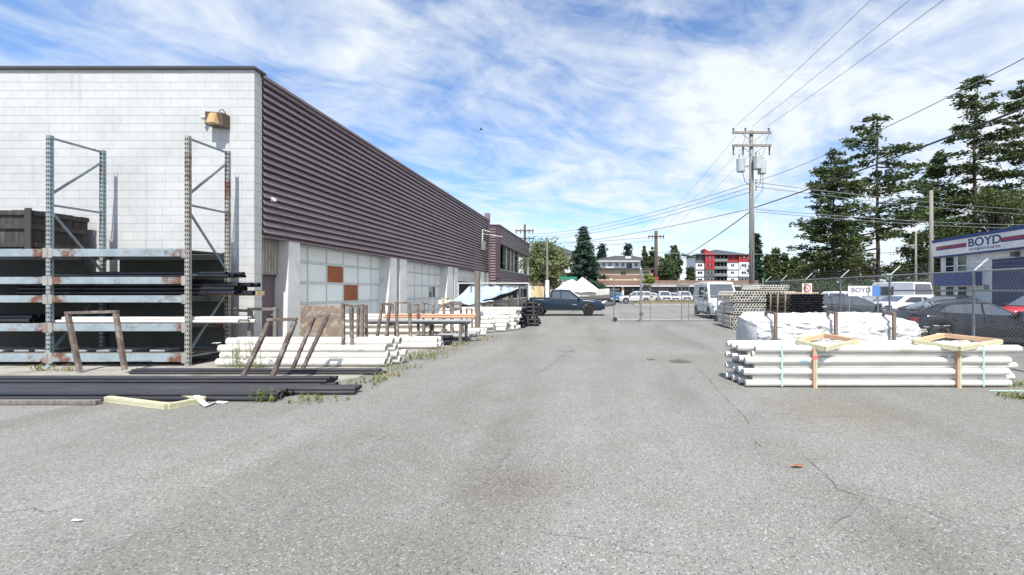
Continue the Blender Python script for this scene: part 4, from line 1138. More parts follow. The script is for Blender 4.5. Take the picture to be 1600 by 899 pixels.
Yn = yon(1258, XF) - .0; a = at(1263, 452, 20.2); ns = thing('round_sign', 'round red ringed prohibition sign on the fence beyond the black pipes', 'sign', (a.x - .06, 20.2, a.z))
m = MB(); m.box(-.22, .22, -.005, .005, -.22, .26); m.build('plate', signw, ns)
m = MB(); n = 24; vs = []
for q in (.13, .175):
    for i in range(n): vs.append((q * math.cos(6.2832 * i / n), -.009, q * math.sin(6.2832 * i / n) + .04))
m.add(vs, [(i, (i + 1) % n, n + (i + 1) % n, n + i) for i in range(n)]); m.build('ring', red, ns, fix=False)
m = MB(); m.beam((-.10, -.008, .14), (.10, -.008, -.06), .004, .035); m.build('slash', red, ns)
m = MB(); m.box(-.15, .15, -.009, -.0055, -.20, -.155); m.build('caption', red, ns)

# sliding gate across the yard entrance
gt = thing('sliding_gate', 'galvanised sliding mesh gate on small wheels across the yard entrance', 'gate', (at(1000, 503, YG).x, YG, 0))
def gx(px): return (px - CX) / F * YG
zt1, zl, zm = at(0, 444.5, YG).z, at(0, 500, YG).z, at(0, 492, YG).z
for px, top, r in ((959, 432, .03), (1016, 444, .02), (1065, 446, .025), (1076, 436, .02)):
    m = MB(); m.tube((gx(px), YG, zl), (gx(px), YG, at(0, top, YG).z), r); m.build('upright', MAT['galv'], gt, world=True)
for z, a, b, r in ((zl, 957, 1122, .028), (zt1, 1001, 1190, .022), (zm, 1001, 1122, .016), (at(0, 474, YG).z, 1001, 1122, .018), (at(0, 462, YG).z, 1001, 1122, .012)):
    m = MB(); m.tube((gx(a), YG + .03, z), (gx(b), YG + .03, z), r); m.build('rail', MAT['galv'], gt, world=True)
linkmesh(gt, (gx(1001), YG + .01, 0), (gx(1122), YG + .01, 0), zl, zt1, .16, .0022)
for px in (961, 1119):
    m = MB(); m.tube((gx(px), YG - .05, .13), (gx(px), YG + .05, .13), .12, None, 14); m.build('wheel', MAT['cable'], gt, world=True)
gp = thing('gate_post', 'square galvanised gate post with a flat cap beside the sliding gate', 'post', (gx(1001), YG - .08, 0))
m = MB(); m.tube((0, 0, 0), (0, 0, at(0, 421, YG).z), .06, None, 10); m.build('shaft', MAT['galv'], gp)
m = MB(); m.tube((0, 0, at(0, 421, YG).z), (0, 0, at(0, 421, YG).z + .05), .07, .03, 10); m.build('cap', MAT['lightgalv'], gp)
m = MB(); m.box(-.09, .12, -.09, -.06, .38, .5); m.build('latch', MAT['insul'], gp)
gf = thing('chain_link_fence', 'short chain link section between the gate and the right hand fence', 'fence', (gx(1160), YG + .1, 0))
for px in (1122, 1160, 1193): post(gf, gx(px), YG + .1, at(0, 434 if px == 1193 else 445, YG).z, .04, False)
linkmesh(gf, (gx(1122), YG + .1, 0), (XF, YG + .1, 0), .05, zt1, .12, .0028)

# ================================================================== UTILITY POLES AND LINES
PY = 30.0
px_ = at(1175, 300, PY).x
up = thing('utility_pole', 'tall grey utility pole with two crossarms and three transformers', 'utility pole', (px_, PY, 0))
ht = at(0, 204, PY).z
m = MB(); m.path([(0, 0, 0), (-.02, 0, ht * .5), (-.06, 0, ht)], [.20, .17, .13], 12); m.build('pole', MAT['polewood'], up, smooth=True)
s = PY / F
for k, py in enumerate((209, 229)):
    z = H + (CY - py) * s
    arm = MB(); arm.box(-1.38, 1.22, -.24, -.13, z - .07, z + .07); ar = arm.build('crossarm', MAT['polewood'], up)
    for x in (-1.30, -.5, 1.05) if k == 0 else (-1.3, -.65, 1.1):
        m = MB(); sg = 1 if k == 0 else -1
        for j in range(3): m.tube((x, -.18, z + sg * (.07 + j * .09)), (x, -.18, z + sg * (.14 + j * .09)), .075, .05, 8)
        if k: m.tube((x, -.18, z - .3), (x, -.18, z - .62), .05, .06, 8)
        m.build('insulator', MAT['insul'], ar)
    for sx in (-1, 1):
        m = MB(); m.beam((sx * .75, -.2, z - .05), (sx * .1, -.15, z - .55), .03, .04); m.build('arm_brace', MAT['galv'], ar)
z = H + (CY - 260) * s
for x, y, dz in ((-.80, -.15, 0), (.22, -.42, .1), (.62, -.1, -.12)):
    m = MB(); m.tube((x, y, z - .42 + dz), (x, y, z + .42 + dz), .27, .29, 16); m.tube((x, y, z + .42 + dz), (x, y, z + .50 + dz), .30, .22, 16)
    tr_ = m.build('transformer', MAT['transformer'], up, bevel=.02)
    m = MB(); m.tube((x - .1, y, z + .48 + dz), (x - .1, y, z + .76 + dz), .045, .035); m.tube((x + .12, y, z + .48 + dz), (x + .12, y, z + .66 + dz), .04, .03); m.build('bushing', MAT['insul'], tr_)
    m = MB(); m.beam((x, y + .2, z + dz), (0, 0, z + dz), .08, .1); m.build('bracket', MAT['galv'], tr_)
for j in range(4):
    zz = H + (CY - 283 - j * 5) * s; m = MB()
    for sx in (-.2, .2): m.tube((sx, -.2, zz - .05), (sx, -.2, zz + .05), .05)
    m.build('spool_insulator', MAT['insul'], up)
m = MB(); m.path([(-.7, -.2, z - .45), (-.55, -.25, z - 1.1), (-.15, -.2, z - 1.4)], .02, 5); m.path([(.65, -.2, z - .5), (.62, -.3, z - 1.6), (.2, -.2, z - 2.2)], .02, 5); m.path([(.5, -.2, z - .4), (.45, -.3, z - 1.2), (.15, -.2, z - 1.6)], .02, 5)
m.path([(-.5, -.2, z + 2.1), (-.75, -.25, z + .9), (-.8, -.2, z + .7)], .012, 4); m.path([(1.05, -.2, z + 2.1), (.75, -.25, z + 1.0), (.6, -.2, z + .6)], .012, 4)
m.build('drop_cable', MAT['cable'], up)
darkpole = M('brown_pole_wood', (.10, .075, .062), (.07, .05, .042), 4, .9)
def far_pole(px, base_px_top, Y, label, arms=(), width=.14, redbase=False):
    x = (px - CX) / F * Y; h_ = at(px, base_px_top, Y).z
    t = thing('utility_pole', label, 'utility pole', (x, Y, 0))
    m = MB(); m.path([(0, 0, 0), (0, 0, h_ * .5), (0, 0, h_)], [width * 1.5, width * 1.25, width], 10); m.build('pole', MAT['polewood'] if Y < 60 else darkpole, t, smooth=True)
    for py, half in arms:
        z_ = at(px, py, Y).z; m = MB(); m.box(-half, half, -width - .12, -width - .01, z_ - .09, z_ + .09); ar = m.build('crossarm', darkpole, t)
        for q in (-.9, -.45, .5, .9):
            m = MB(); m.tube((half * q, -width - .06, z_ - .45), (half * q, -width - .06, z_ + .28), .10, .07, 6); m.build('insulator', MAT['insul'], ar)
    return t
far_pole(820, 351, 74, 'distant utility pole above the office wing roof', [(361, 1.5), (373, 1.6), (381, 1.0)], .18)
p3 = far_pole(1025, 361, 78, 'brown utility pole with red painted base by the far shops', [(370, 1.4)], .28)
m = MB(); m.tube((0, 0, 0.3), (0, 0, at(0, 433, 78).z), .50, .48, 12); m.build('red_sleeve', M('faded_red', (.33, .06, .06), (.25, .06, .06), 3, .8), p3)
m = MB(); m.box(-.9, -.3, -.5, -.2, at(0, 427, 78).z, at(0, 420, 78).z); m.build('signal_box', red, p3)
far_pole(1455, 298, 33, 'slender bare wooden pole left of the body shop', [], .12)
far_pole(1431, 363, 46, 'short pale metal pole between the firs and the body shop', [], .09)
lp = thing('light_pole', 'thin grey light pole with white base in front of the round tree', 'light pole', (at(855, 460, 52).x, 52, 0))
m = MB(); m.tube((0, 0, 1.2), (0, 0, at(0, 371, 52).z), .14, .10, 8); m.build('shaft', MAT['polewood'], lp)
m = MB(); m.tube((0, 0, 0), (0, 0, at(0, 438, 52).z), .26, .24, 10); m.build('base', MAT['whitestrap'], lp)
# lines
def line(a, b, sag, r, label, mat='lightcable', n=20):
    a, b = Vector(a), Vector(b); P = []
    for i in range(n + 1):
        u = i / n; q = a.lerp(b, u); q.z -= sag * 4 * u * (1 - u); P.append(q)
    m = MB(); m.path(P, r, 4); o = m.build('overhead_line', MAT[mat], fix=False)
    return tag(shift_origin(o, a), label, 'power line', 'overhead lines')
zA = H + (CY - 198) * s
for i, (pa, pxt) in enumerate(((1150, 1360), (1176, 1420), (1200, 1473))):
    a = at(pa, 197, PY); yt = (zA - .35 - H) * F / CY; b = Vector(((pxt - CX) / F * yt, yt, H + CY * yt / F))
    d = (b - a); e = a + d * (42 / abs(d.y)); e.z = a.z + .2
    line(a, e, .55, .014, ['leftmost', 'middle', 'rightmost'][i] + ' of three wires climbing from the transformer pole to the top edge')
    f = Vector((9.8 + (i - 1) * 1.2, 78, at(0, 366, 78).z)); line(at(pa, 213, PY), f, .4, .012, ['left', 'middle', 'right'][i] + ' thin wire running from the transformer pole away to the red based pole')
a = at(1178, 325, PY); b = at(1600, 162, 11.6); d = b - a; e = a + d * (1.35); line(a, e, .15, .032, 'thick black cable rising from the pole across the firs to the right edge', 'cable')
a = at(1184, 283, PY); b = at(1600, 68, 12.2); e = a + (b - a) * 1.4; line(a, e, .5, .016, 'thin wire above the thick cable rising to the right edge')
a = at(1172, 331, PY); line(a, at(1028, 420, 78), .5, .04, 'thick black cable dropping left from the pole toward the red based pole', 'cable')
for i, (pa, pb) in enumerate(((287, 366), (294, 370), (301, 374))):
    line(at(1170, pa, PY), at(820, pb, 74), .9, .02, ['highest', 'middle', 'lowest'][i] + ' of three close wires falling left to the distant pole')
line(at(1170, 327, PY), at(820, 385, 74), .6, .025, 'single wire below the three, falling left to the distant pole')
line(at(1025, 369, 78), at(820, 377, 74), .5, .035, 'wire between the red based pole and the distant pole')
line(at(1025, 376, 78), at(820, 383, 74), .5, .035, 'lower wire between the red based pole and the distant pole')
for i, (pa, pb) in enumerate(((285, 330), (292, 338), (327, 350), (331, 356))):
    line(at(1180, pa, PY), at(1700, pb, 62), .5, .022, ['highest wire running right behind the firs', 'second wire running right behind the firs', 'third wire running right behind the firs', 'lowest wire running right behind the firs'][i])
line(at(1025, 395, 78), at(1500, 392, 70), .4, .04, 'level wire crossing in front of the red and white apartments')
line(at(1065, 398, 72), at(1085, 402, 72), .02, .18, 'short dark splice case hanging from the cable left of the apartments', 'cable')

# ================================================================== VEHICLES
tyre_m = M('tyre_rubber', (.022, .022, .024), None, 4, .85); rim_m = M('alloy_rim', (.42, .43, .44), None, 3, .3, .7); rimd_m = M('black_rim', (.03, .03, .032), None, 3, .35, .3)
trim_m = M('black_trim', (.02, .02, .022), None, 3, .5); lamp_m = M('lamp_lens', (.75, .77, .78), None, 3, .12); tail_m = M('tail_lens', (.16, .012, .012), None, 3, .2)
plate_m = M('number_plate', (.78, .78, .80), None, 3, .5); chrome_m = M('chrome', (.62, .63, .64), None, 3, .15, .9)
def paint(name, c): return M(name, c, tuple(q * .93 for q in c), 1, .3, 0, coat=.35, spec=.4)
def wheel_meshes(r, wd, rim):
    n = 22; m = MB(); vs = []; prof = [(r * .66, -wd/2), (r * .94, -wd/2), (r, -wd*.34), (r, wd*.34), (r * .94, wd/2), (r * .66, wd/2)]
    for (q, y) in prof:
        for i in range(n): t = 6.28319 * i / n; vs.append((q * math.cos(t), y, q * math.sin(t)))
    m.add(vs, [(k*n+i, k*n+(i+1)%n, (k+1)*n+(i+1)%n, (k+1)*n+i) for k in range(len(prof)-1) for i in range(n)])
    ty = bpy.data.meshes.new('tyre'); ty.from_pydata(m.v, [], m.f); ty.materials.append(tyre_m)
    m = MB(); m.tube((0, -wd*.1, 0), (0, wd*.1, 0), r * .67, None, n); m.tube((0, -wd*.46, 0), (0, wd*.46, 0), r * .16, None, 10)
    for k in range(6):
        t = 6.28319 * k / 6; dx, dz = math.cos(t), math.sin(t)
        for y in (-wd*.36, wd*.36): m.beam((dx*r*.1, y, dz*r*.1), (dx*r*.66, y, dz*r*.66), r*.16, wd*.12, (0, 1, 0))
    ri = bpy.data.meshes.new('rim'); ri.from_pydata(m.v, [], m.f); ri.materials.append(rim)
    for p_ in ty.polygons: p_.use_smooth = True
    return ty, ri
def vehicle(name, label, cat, loc, heading, spec, pm_, scale=1.0, rim=None, group=None):
    """local +x is forward; spec in metres"""
    S = spec; t = thing(name, label, cat, loc, heading, group); t.scale = (scale,) * 3
    L2, W2 = S['L'] / 2, S['W'] / 2; r = S['r']; xf, xr = S['xf'], S['xr']; Ra = r * 1.17; z0 = S['z0']
    def top(x):
        P = S['belt']
        for (xa, za), (xb, zb) in zip(P[:-1], P[1:]):
            if xa <= x <= xb: return za + (zb - za) * (x - xa) / (xb - xa)
        return P[0][1] if x < P[0][0] else P[-1][1]
    xs = set([-L2, L2, -L2 + .06, L2 - .06, -L2 + .2, L2 - .2, -L2 + .45, L2 - .45]) | set(p_[0] for p_ in S['belt'])
    for xw in (xf, xr):
        for k in range(11): xs.add(xw + Ra * math.cos(math.pi * k / 10))
    xs |= {xr + (xf - xr) * q for q in (.35, .5, .65)}
    xs = sorted(q for q in xs if -L2 - 1e-6 <= q <= L2 + 1e-6)
    rings = []
    for x in xs:
        zs = z0
        for xw in (xf, xr):
            if abs(x - xw) < Ra: zs = max(zs, r + math.sqrt(max(0, Ra * Ra - (x - xw) ** 2)))
        e = max(0, (abs(x) - L2 * .72) / (L2 * .28)); wv = W2 * (1 - .16 * e ** 2.2)
        zt_ = top(x); endz = .10 * e ** 3; zs2 = min(zs + (endz if zs <= z0 + .001 else 0), zt_ - .12)
        hgt = zt_ - zs2; cr = S.get('crown', .04)
        pr = [(wv * .95, zs2), (wv * .995, zs2 + hgt * .22), (wv, zs2 + hgt * .5), (wv * .985, zs2 + hgt * .78), (wv * .94, zt_ - .02), (wv * .86, zt_ + cr * .4), (wv * .4, zt_ + cr)]
        rings.append([(x, -y, z) for y, z in pr] + [(x, y, z) for y, z in reversed(pr)])
    m = MB(); k = len(rings[0]); vs = [q for rg in rings for q in rg]
    fs = [(a*k+i, a*k+(i+1)%k, (a+1)*k+(i+1)%k, (a+1)*k+i) for a in range(len(rings)-1) for i in range(k)]
    fs += [tuple(range(k)), tuple(range((len(rings)-1)*k + k - 1, (len(rings)-1)*k - 1, -1))]
    m.add(vs, fs); body = m.build('body', pm_, t, smooth=True)
    try: body.data.set_sharp_from_angle(angle=R(38))
    except Exception: pass
    # greenhouse
    G = S['cab']; xrb, xrt, xft, xfb, zr = G; zbb, zbf = top(xrb), top(xfb); wt_ = W2 * S.get('tw', .76); wb_ = W2 * .95
    st = [(xrb, zbb + .01), (xrt, zr - S.get('rdrop', .03)), ((xrt + xft) / 2, zr + .015), (xft, zr - .02), (xfb, zbf + .01)]
    rings = []
    for x, z in st:
        zb_ = top(x); f = min(1, max(0, (z - zb_) / (zr - zb_ if zr > zb_ else 1)))
        wv = wb_ + (wt_ - wb_) * f
        rings.append([(x, -wb_, zb_ - .03), (x, -wv - .0, z - .05 * f), (x, -wv * .9, z), (x, -wv * .4, z + .025 * f), (x, wv * .4, z + .025 * f), (x, wv * .9, z), (x, wv, z - .05 * f), (x, wb_, zb_ - .03)])
    m = MB(); k = 8; vs = [q for rg in rings for q in rg]
    m.add(vs, [(a*k+i, a*k+(i+1)%k, (a+1)*k+(i+1)%k, (a+1)*k+i) for a in range(4) for i in range(k)] + [tuple(range(k)), tuple(range(5*k-1, 4*k-1, -1))])
    cabin = m.build('cabin', pm_, t, smooth=True)
    try: cabin.data.set_sharp_from_angle(angle=R(30))
    except Exception: pass
    def sidept(x, z, sg, off=.012):
        zb_ = top(x); f = (z - zb_) / (zr - zb_); return (x, sg * (wb_ + (wt_ - wb_) * f + off), z)
    for win in S['win']:
        for sg in (-1, 1):
            m = MB(); vo = [sidept(x, z, sg) for x, z in win]; vi = [sidept(x, z, sg, -.02) for x, z in win]; n = len(win)
            m.add(vo + vi, [tuple(range(n))] + [(i, (i+1)%n, n+(i+1)%n, n+i) for i in range(n)]); m.build('side_window', MAT['carglass'], cabin)
    def screen(xb, zb_, xt, zt_, nm, tb=.10, tt=.13, low=.12, high=.12):
        a = Vector((xb, 0, zb_)); b = Vector((xt, 0, zt_)); d = b - a; nn = Vector((-d.z, 0, d.x)).normalized() * .03
        if (nn.x > 0) != (xb > xt): nn = -nn
        p_ = a + d * low + nn; q = a + d * (1 - high) + nn
        m = MB(); m.add([(p_.x, -wb_ + tb, p_.z), (p_.x, wb_ - tb, p_.z), (q.x, wt_ - tt + .0, q.z), (q.x, -wt_ + tt, q.z)] + [(p_.x - nn.x, -wb_ + tb, p_.z - nn.z), (p_.x - nn.x, wb_ - tb, p_.z - nn.z), (q.x - nn.x, wt_ - tt, q.z - nn.z), (q.x - nn.x, -wt_ + tt, q.z - nn.z)], [(0,1,2,3),(0,1,5,4),(1,2,6,5),(2,3,7,6),(3,0,4,7)])
        m.build(nm, MAT['carglass'], cabin)
    screen(xfb, zbf + .01, xft, zr - .02, 'windscreen'); screen(xrb, zbb + .01, xrt, zr - .03, 'rear_window', low=.2)
    # wheels
    ty, ri = wheel_meshes(r, .22, rim or rim_m)
    for xw in (xf, xr):
        for sg in (-1, 1):
            o = link('wheel', ty, t, (xw, sg * (W2 - .11), r)); o.data = ty; link('rim', ri, o)
    # lamps, grille, bumpers, mirrors, plates, handles
    zl_ = top(L2 - .1); hl = S.get('hl', .62)
    for sg in (-1, 1):
        m = MB(); m.box(L2 - .22, L2 + .012, sg * W2 * .84 - .16, sg * W2 * .84 + .16 - (.10 if sg > 0 else 0) + (0 if sg > 0 else 0), hl, hl + .13) if sg > 0 else m.box(L2 - .22, L2 + .012, -W2 * .84 - .06, -W2 * .84 + .16, hl, hl + .13)
        m.build('headlight', lamp_m, t, bevel=.02)
        m = MB(); yq = sg * W2 * .80; m.box(-L2 - .012, -L2 + .25, min(yq - .12, yq + .12), max(yq - .12, yq + .12), hl + .05, hl + .28); m.build('tail_light', tail_m, t, bevel=.02)
        m = MB(); xm = xfb - .18; m.box(xm - .09, xm + .09, sg * (W2 + .10) - .10, sg * (W2 + .10) + .10, top(xm) + .04, top(xm) + .20); m.build('mirror', S.get('mirror', trim_m), t, bevel=.03)
    m = MB(); m.box(L2 - .08, L2 + .02, -W2 * .60, W2 * .60, hl - .16, hl + .09); m.build('grille', trim_m, t, bevel=.02)
    m = MB(); m.box(L2 - .12, L2 + .02, -W2 * .80, W2 * .80, z0 + .06, hl - .22); m.build('front_bumper', S.get('bump', trim_m), t, bevel=.03)
    m = MB(); m.box(-L2 - .02, -L2 + .12, -W2 * .78, W2 * .78, z0 + .08, hl - .10); m.build('rear_bumper', S.get('bump', trim_m), t, bevel=.03)
    m = MB(); m.box(L2 + .021, L2 + .03, -.16, .16, hl - .28, hl - .16); m.build('number_plate', plate_m, t)
    for xd in S.get('doors', ()):
        for sg in (-1, 1):
            m = MB(); m.box(xd - .006, xd + .006, sg * W2 * .965 - .012, sg * W2 * .965 + .042 * (1 if sg > 0 else 0) + (.0 if sg > 0 else 0), z0 + .12, top(xd) - .05) if sg > 0 else m.box(xd - .006, xd + .006, -W2 * 1.004, -W2 * .95, z0 + .12, top(xd) - .05)
            m.build('door_seam', trim_m, body)
    for xd in S.get('handles', ()):
        for sg in (-1, 1):
            m = MB(); y0_, y1_ = sorted((sg * W2 * .97, sg * (W2 + .015))); m.box(xd - .09, xd + .09, y0_, y1_, top(xd) - .17, top(xd) - .135); m.build('door_handle', S.get('hm', pm_), t)
    for sg in (-1, 1):
        m = MB(); y0_, y1_ = sorted((sg * W2 * .90, sg * W2 * 1.008)); m.box(xr + Ra + .02, xf - Ra - .02, y0_, y1_, z0 - .02, z0 + .10); m.build('sill', trim_m, t)
    m = MB(); m.box(-L2 + .25, L2 - .25, -W2 * .8, W2 * .8, z0 - .03, z0 + .12); m.build('underbody', trim_m, t)
    return t
HATCH = dict(L=4.45, W=1.80, r=.33, xf=1.36, xr=-1.36, z0=.20, hl=.60, crown=.05, belt=[(-2.225, .78), (-2.1, 1.02), (-1.2, .98), (.75, .92), (1.3, .88), (1.95, .76), (2.225, .60)],
    cab=(-2.10, -1.05, .10, 1.02, 1.43), rdrop=.08, win=[[(-1.35, 1.06), (-.15, 1.0), (-.15, 1.33), (-.95, 1.30), (-1.25, 1.17)], [(-.08, .99), (.82, .97), (.12, 1.32), (-.08, 1.33)]], doors=(-.10, .95, -1.0), handles=(-.85, .12))
SEDAN = dict(L=4.65, W=1.82, r=.33, xf=1.4, xr=-1.38, z0=.20, hl=.60, crown=.04, belt=[(-2.325, .80), (-2.2, .98), (-1.5, 1.02), (.8, .93), (1.4, .88), (2.0, .78), (2.325, .62)],
    cab=(-1.85, -.95, .10, 1.1, 1.45), win=[[(-1.30, 1.09), (-.12, 1.02), (-.12, 1.36), (-.82, 1.35)], [(-.05, 1.01), (.92, .98), (.12, 1.35), (-.05, 1.36)]], doors=(-.08, 1.0, -1.05), handles=(-.85, .15))
SUV = dict(L=4.6, W=1.86, r=.37, xf=1.38, xr=-1.38, z0=.28, hl=.78, crown=.05, belt=[(-2.3, .95), (-2.2, 1.10), (.8, 1.06), (1.3, 1.04), (2.1, .95), (2.3, .75)],
    cab=(-2.22, -1.95, .25, 1.05, 1.70), tw=.80, win=[[(-1.95, 1.16), (-1.15, 1.14), (-1.15, 1.58), (-1.80, 1.56)], [(-1.05, 1.14), (-.12, 1.13), (-.12, 1.59), (-1.05, 1.58)], [(-.04, 1.13), (.86, 1.11), (.28, 1.57), (-.04, 1.59)]], doors=(-.08, .98, -1.1), handles=(-.9, .1))
PICK = dict(L=5.85, W=2.0, r=.41, xf=1.70, xr=-1.96, z0=.42, hl=.92, crown=.05, belt=[(-2.925, 1.20), (-2.86, 1.28), (-1.15, 1.26), (.9, 1.22), (1.3, 1.22), (2.5, 1.10), (2.75, 1.02), (2.925, .80)],
    cab=(-1.14, -1.04, .28, 1.18, 1.92), tw=.80, win=[[(-.95, 1.33), (-.36, 1.31), (-.36, 1.79), (-.90, 1.78)], [(-.28, 1.31), (.92, 1.28), (.28, 1.77), (-.28, 1.79)]], doors=(-1.16, -.32, .98), handles=(-.85, -.12))
VAN = dict(L=5.2, W=1.95, r=.35, xf=1.75, xr=-1.55, z0=.30, hl=.80, crown=.03, belt=[(-2.6, 1.20), (1.2, 1.18), (1.75, 1.16), (2.35, .98), (2.6, .72)],
    cab=(-2.58, -2.45, 1.0, 1.80, 2.32), tw=.84, win=[[(.62, 1.28), (1.52, 1.26), (1.10, 1.98), (.62, 2.02)], [(-.9, 1.32), (.35, 1.32), (.35, 2.0), (-.9, 2.0)]], doors=(.55, 1.6, -.95), handles=(.7,))
# pickup
tp = vehicle('pickup_truck', 'dark navy pickup truck parked side on at the yard end', 'pickup truck', (-2.30, H * F / (494 - CY) + .9, 0), 0, PICK, paint('navy_pickup_paint', (.008, .022, .042)), .905, rimd_m)
m = MB(); m.box(-2.80, -1.22, -.86, .86, 1.31, 1.335); m.build('bed_cover', trim_m, tp)
m = MB(); m.box(-.5, .9, -1.012, -.985, .70, .74); m.box(-.5, .9, .985, 1.012, .70, .74); m.build('door_moulding', trim_m, tp)
m = MB(); m.box(-1.10, .98, -.972, -.958, 1.245, 1.275); m.box(-1.10, .98, .958, .972, 1.245, 1.275); m.build('chrome_trim', chrome_m, tp)
m = MB(); m.box(.55, .85, -1.016, -1.0, .80, .86); m.build('badge', chrome_m, tp)
for xw in (PICK['xf'], PICK['xr']):
    for sg in (-1, 1):
        m = MB(); n = 14; vs = []
        for q in (.485, .57):
            for yy in (sg * .99, sg * 1.03):
                for i in range(n + 1): vs.append((xw + q * math.cos(math.pi * i / n), yy, .41 + q * math.sin(math.pi * i / n)))
        k = n + 1
        fs = []
        for i in range(n):
            fs += [(k+i, k+i+1, 3*k+i+1, 3*k+i), (i, i+1, k+i+1, k+i), (2*k+i, 2*k+i+1, 3*k+i+1, 3*k+i)]
        m.add(vs, fs); m.build('wheel_arch_flare', trim_m, tp)
# van facing the camera
VAN['bump'] = M('van_grey_bumper', (.10, .105, .11), None, 3, .5)
vehicle('cargo_van', 'silver and white cargo van facing the yard behind the gate', 'van', (7.35, 28.4, 0), R(-90 + 1), VAN, paint('silver_van_paint', (.58, .62, .64)), .96)
# blue suv, silver suv and far cars
SUV2 = dict(SUV)
vehicle('compact_suv', 'dark blue compact suv facing the yard behind the pickup nose', 'car', (at(948, 478, 50).x + .1, 51.5, 0), R(-90 - 6), SUV2, paint('blue_suv_paint', (.035, .06, .12)), .93)
vehicle('suv', 'silver suv parked side on in the street left of the red based pole', 'car', (at(994, 475, 57).x, 58, 0), R(180), SUV, paint('silver_suv_paint', (.50, .51, .50)), .93)
vehicle('parked_car', 'bright blue car mostly hidden behind the dark blue suv', 'car', (at(962, 472, 66).x, 64, 0), R(-90), SUV, paint('bright_blue_paint', (.05, .22, .50)), .85)
vehicle('parked_car', 'pale sedan parked beside the silver suv near the red based pole', 'car', (at(1014, 474, 62).x, 63.2, 0), R(180), SEDAN, paint('pale_green_paint', (.48, .52, .48)), .95)
for i, px in enumerate((1038, 1053, 1071)):
    vehicle('parked_car', ['white off roader facing the verge, left of three', 'white car facing the verge, middle of three', 'white off roader facing the verge, right of three'][i], 'car', (at(px, 474, 61).x, 61 + i * .4, 0), R(-90), SUV, paint('white_car_paint%d' % i, (.66, .66, .66)), .92 if i != 1 else .8, group='white cars behind the verge')
# cars beyond the fence
vehicle('hatchback', 'black hatchback parked nose right behind the near chain link fence', 'car', (11.95, 14.45, 0), R(-9), HATCH, paint('black_hatch_paint', (.010, .012, .018)), .965, rimd_m)
vehicle('sedan', 'dark grey sedan behind the fence, left of the black hatchback', 'car', (11.55, 20.6, 0), R(-22), SEDAN, paint('grey_sedan_paint', (.035, .04, .052)), 1.02)
vehicle('sedan', 'white sedan behind the grey sedan in the body shop lot', 'car', (at(1425, 478, 25).x + .6, 25.8, 0), R(8), SEDAN, paint('white_sedan_paint', (.72, .72, .73)), .98)
VAN2 = dict(VAN); VAN2['bump'] = trim_m
vehicle('cargo_van', 'white van with dark rear window beside the wooden pole', 'van', (at(1422, 465, 33).x, 35.0, 0), R(105), VAN2, paint('white_van_paint', (.74, .74, .75)), 1.0)
vehicle('parked_car', 'red car behind the black hatchback at the right picture edge', 'car', (18.3, 18.4, 0), R(172), SUV, paint('red_car_paint', (.52, .03, .045)), .93)
vehicle('parked_car', 'white car glimpsed between the black pipe stack and the grey sedan', 'car', (at(1300, 470, 30).x, 30.5, 0), R(150), SUV, paint('white_small_paint', (.70, .70, .70)), .95)
vehicle('parked_car', 'dark car in front of the body shop windows', 'car', (at(1490, 470, 24).x + .5, 24.3, 0), R(20), SEDAN, paint('dark_car_paint', (.02, .022, .03)), .98)
# covered boat with awning
Yb = 46; bt = thing('covered_boat', 'boat on a trailer under peaked white covers behind the pickup', 'boat', (at(910, 470, Yb).x, Yb, 0))
sb = Yb / F
m = MB(); n = 12; vs = []
for i in range(n + 1):
    u = i / n; x = (-42 + 84 * u) * sb; wv = 1.15 * math.sin(math.pi * min(.98, .12 + .62 * (1 - u))) ** .7 if u > .45 else 1.15
    zk = .75 + .25 * max(0, u - .6) * 2; zg = 1.55 + .35 * u
    vs += [(x, -wv, zg), (x, -wv * .92, zk + .35), (x, 0, zk), (x, wv * .92, zk + .35), (x, wv, zg)]
fs = [(5*a+i, 5*a+i+1, 5*a+6+i, 5*a+5+i) for a in range(n) for i in range(4)] + [(5*a+4, 5*a, 5*a+5, 5*a+9) for a in range(n)] + [(0,1,2,3,4)]
m.add(vs, fs); m.build('hull', M('boat_hull', (.66, .64, .60), (.55, .54, .5), 2, .35), bt, smooth=False)
def cover(u, v):
    x = (-44 + 66 * u) * sb; hz = [1.75, 2.25, 2.6, 2.9, 2.55, 2.1, 1.9][min(6, int(u * 6.99))]
    hz2 = [1.75, 2.25, 2.6, 2.9, 2.55, 2.1, 1.9][min(6, int(u * 6.99) + 1)]; f = u * 6.99 % 1; hz = hz * (1 - f) + hz2 * f
    y = (-1.25 + 2.5 * v); return (x, y, 1.55 + (hz - 1.55) * (1 - abs(2 * v - 1) ** 1.5) + .04 * math.sin(17 * u + 6 * v))
m = MB(); nu_, nv_ = 28, 10; vs = [cover(i / nu_, j / nv_) for j in range(nv_ + 1) for i in range(nu_ + 1)]
m.add(vs, [(j*(nu_+1)+i, j*(nu_+1)+i+1, (j+1)*(nu_+1)+i+1, (j+1)*(nu_+1)+i) for j in range(nv_) for i in range(nu_)]); m.build('cover', MAT['tarp'], bt, smooth=True)
m = MB()
for x in (-1.8, .6):
    m.box(x - .05, x + .05, -.6, .6, .4, .9); 
m.box(-2.2, 3.2, -.06, .06, .38, .46); m.build('trailer', MAT['galv'], bt)
for sg in (-1, 1):
    m = MB(); m.tube((-.4, sg * .8 - .1, .33), (-.4, sg * .8 + .1, .33), .33, None, 14); m.build('wheel', tyre_m, bt)
ca = thing('canopy', 'white peaked canopy tent behind the covered boat', 'canopy', (at(912, 450, 49).x, 49, 0))
za, zp = at(0, 455, 49).z, at(0, 433, 49).z
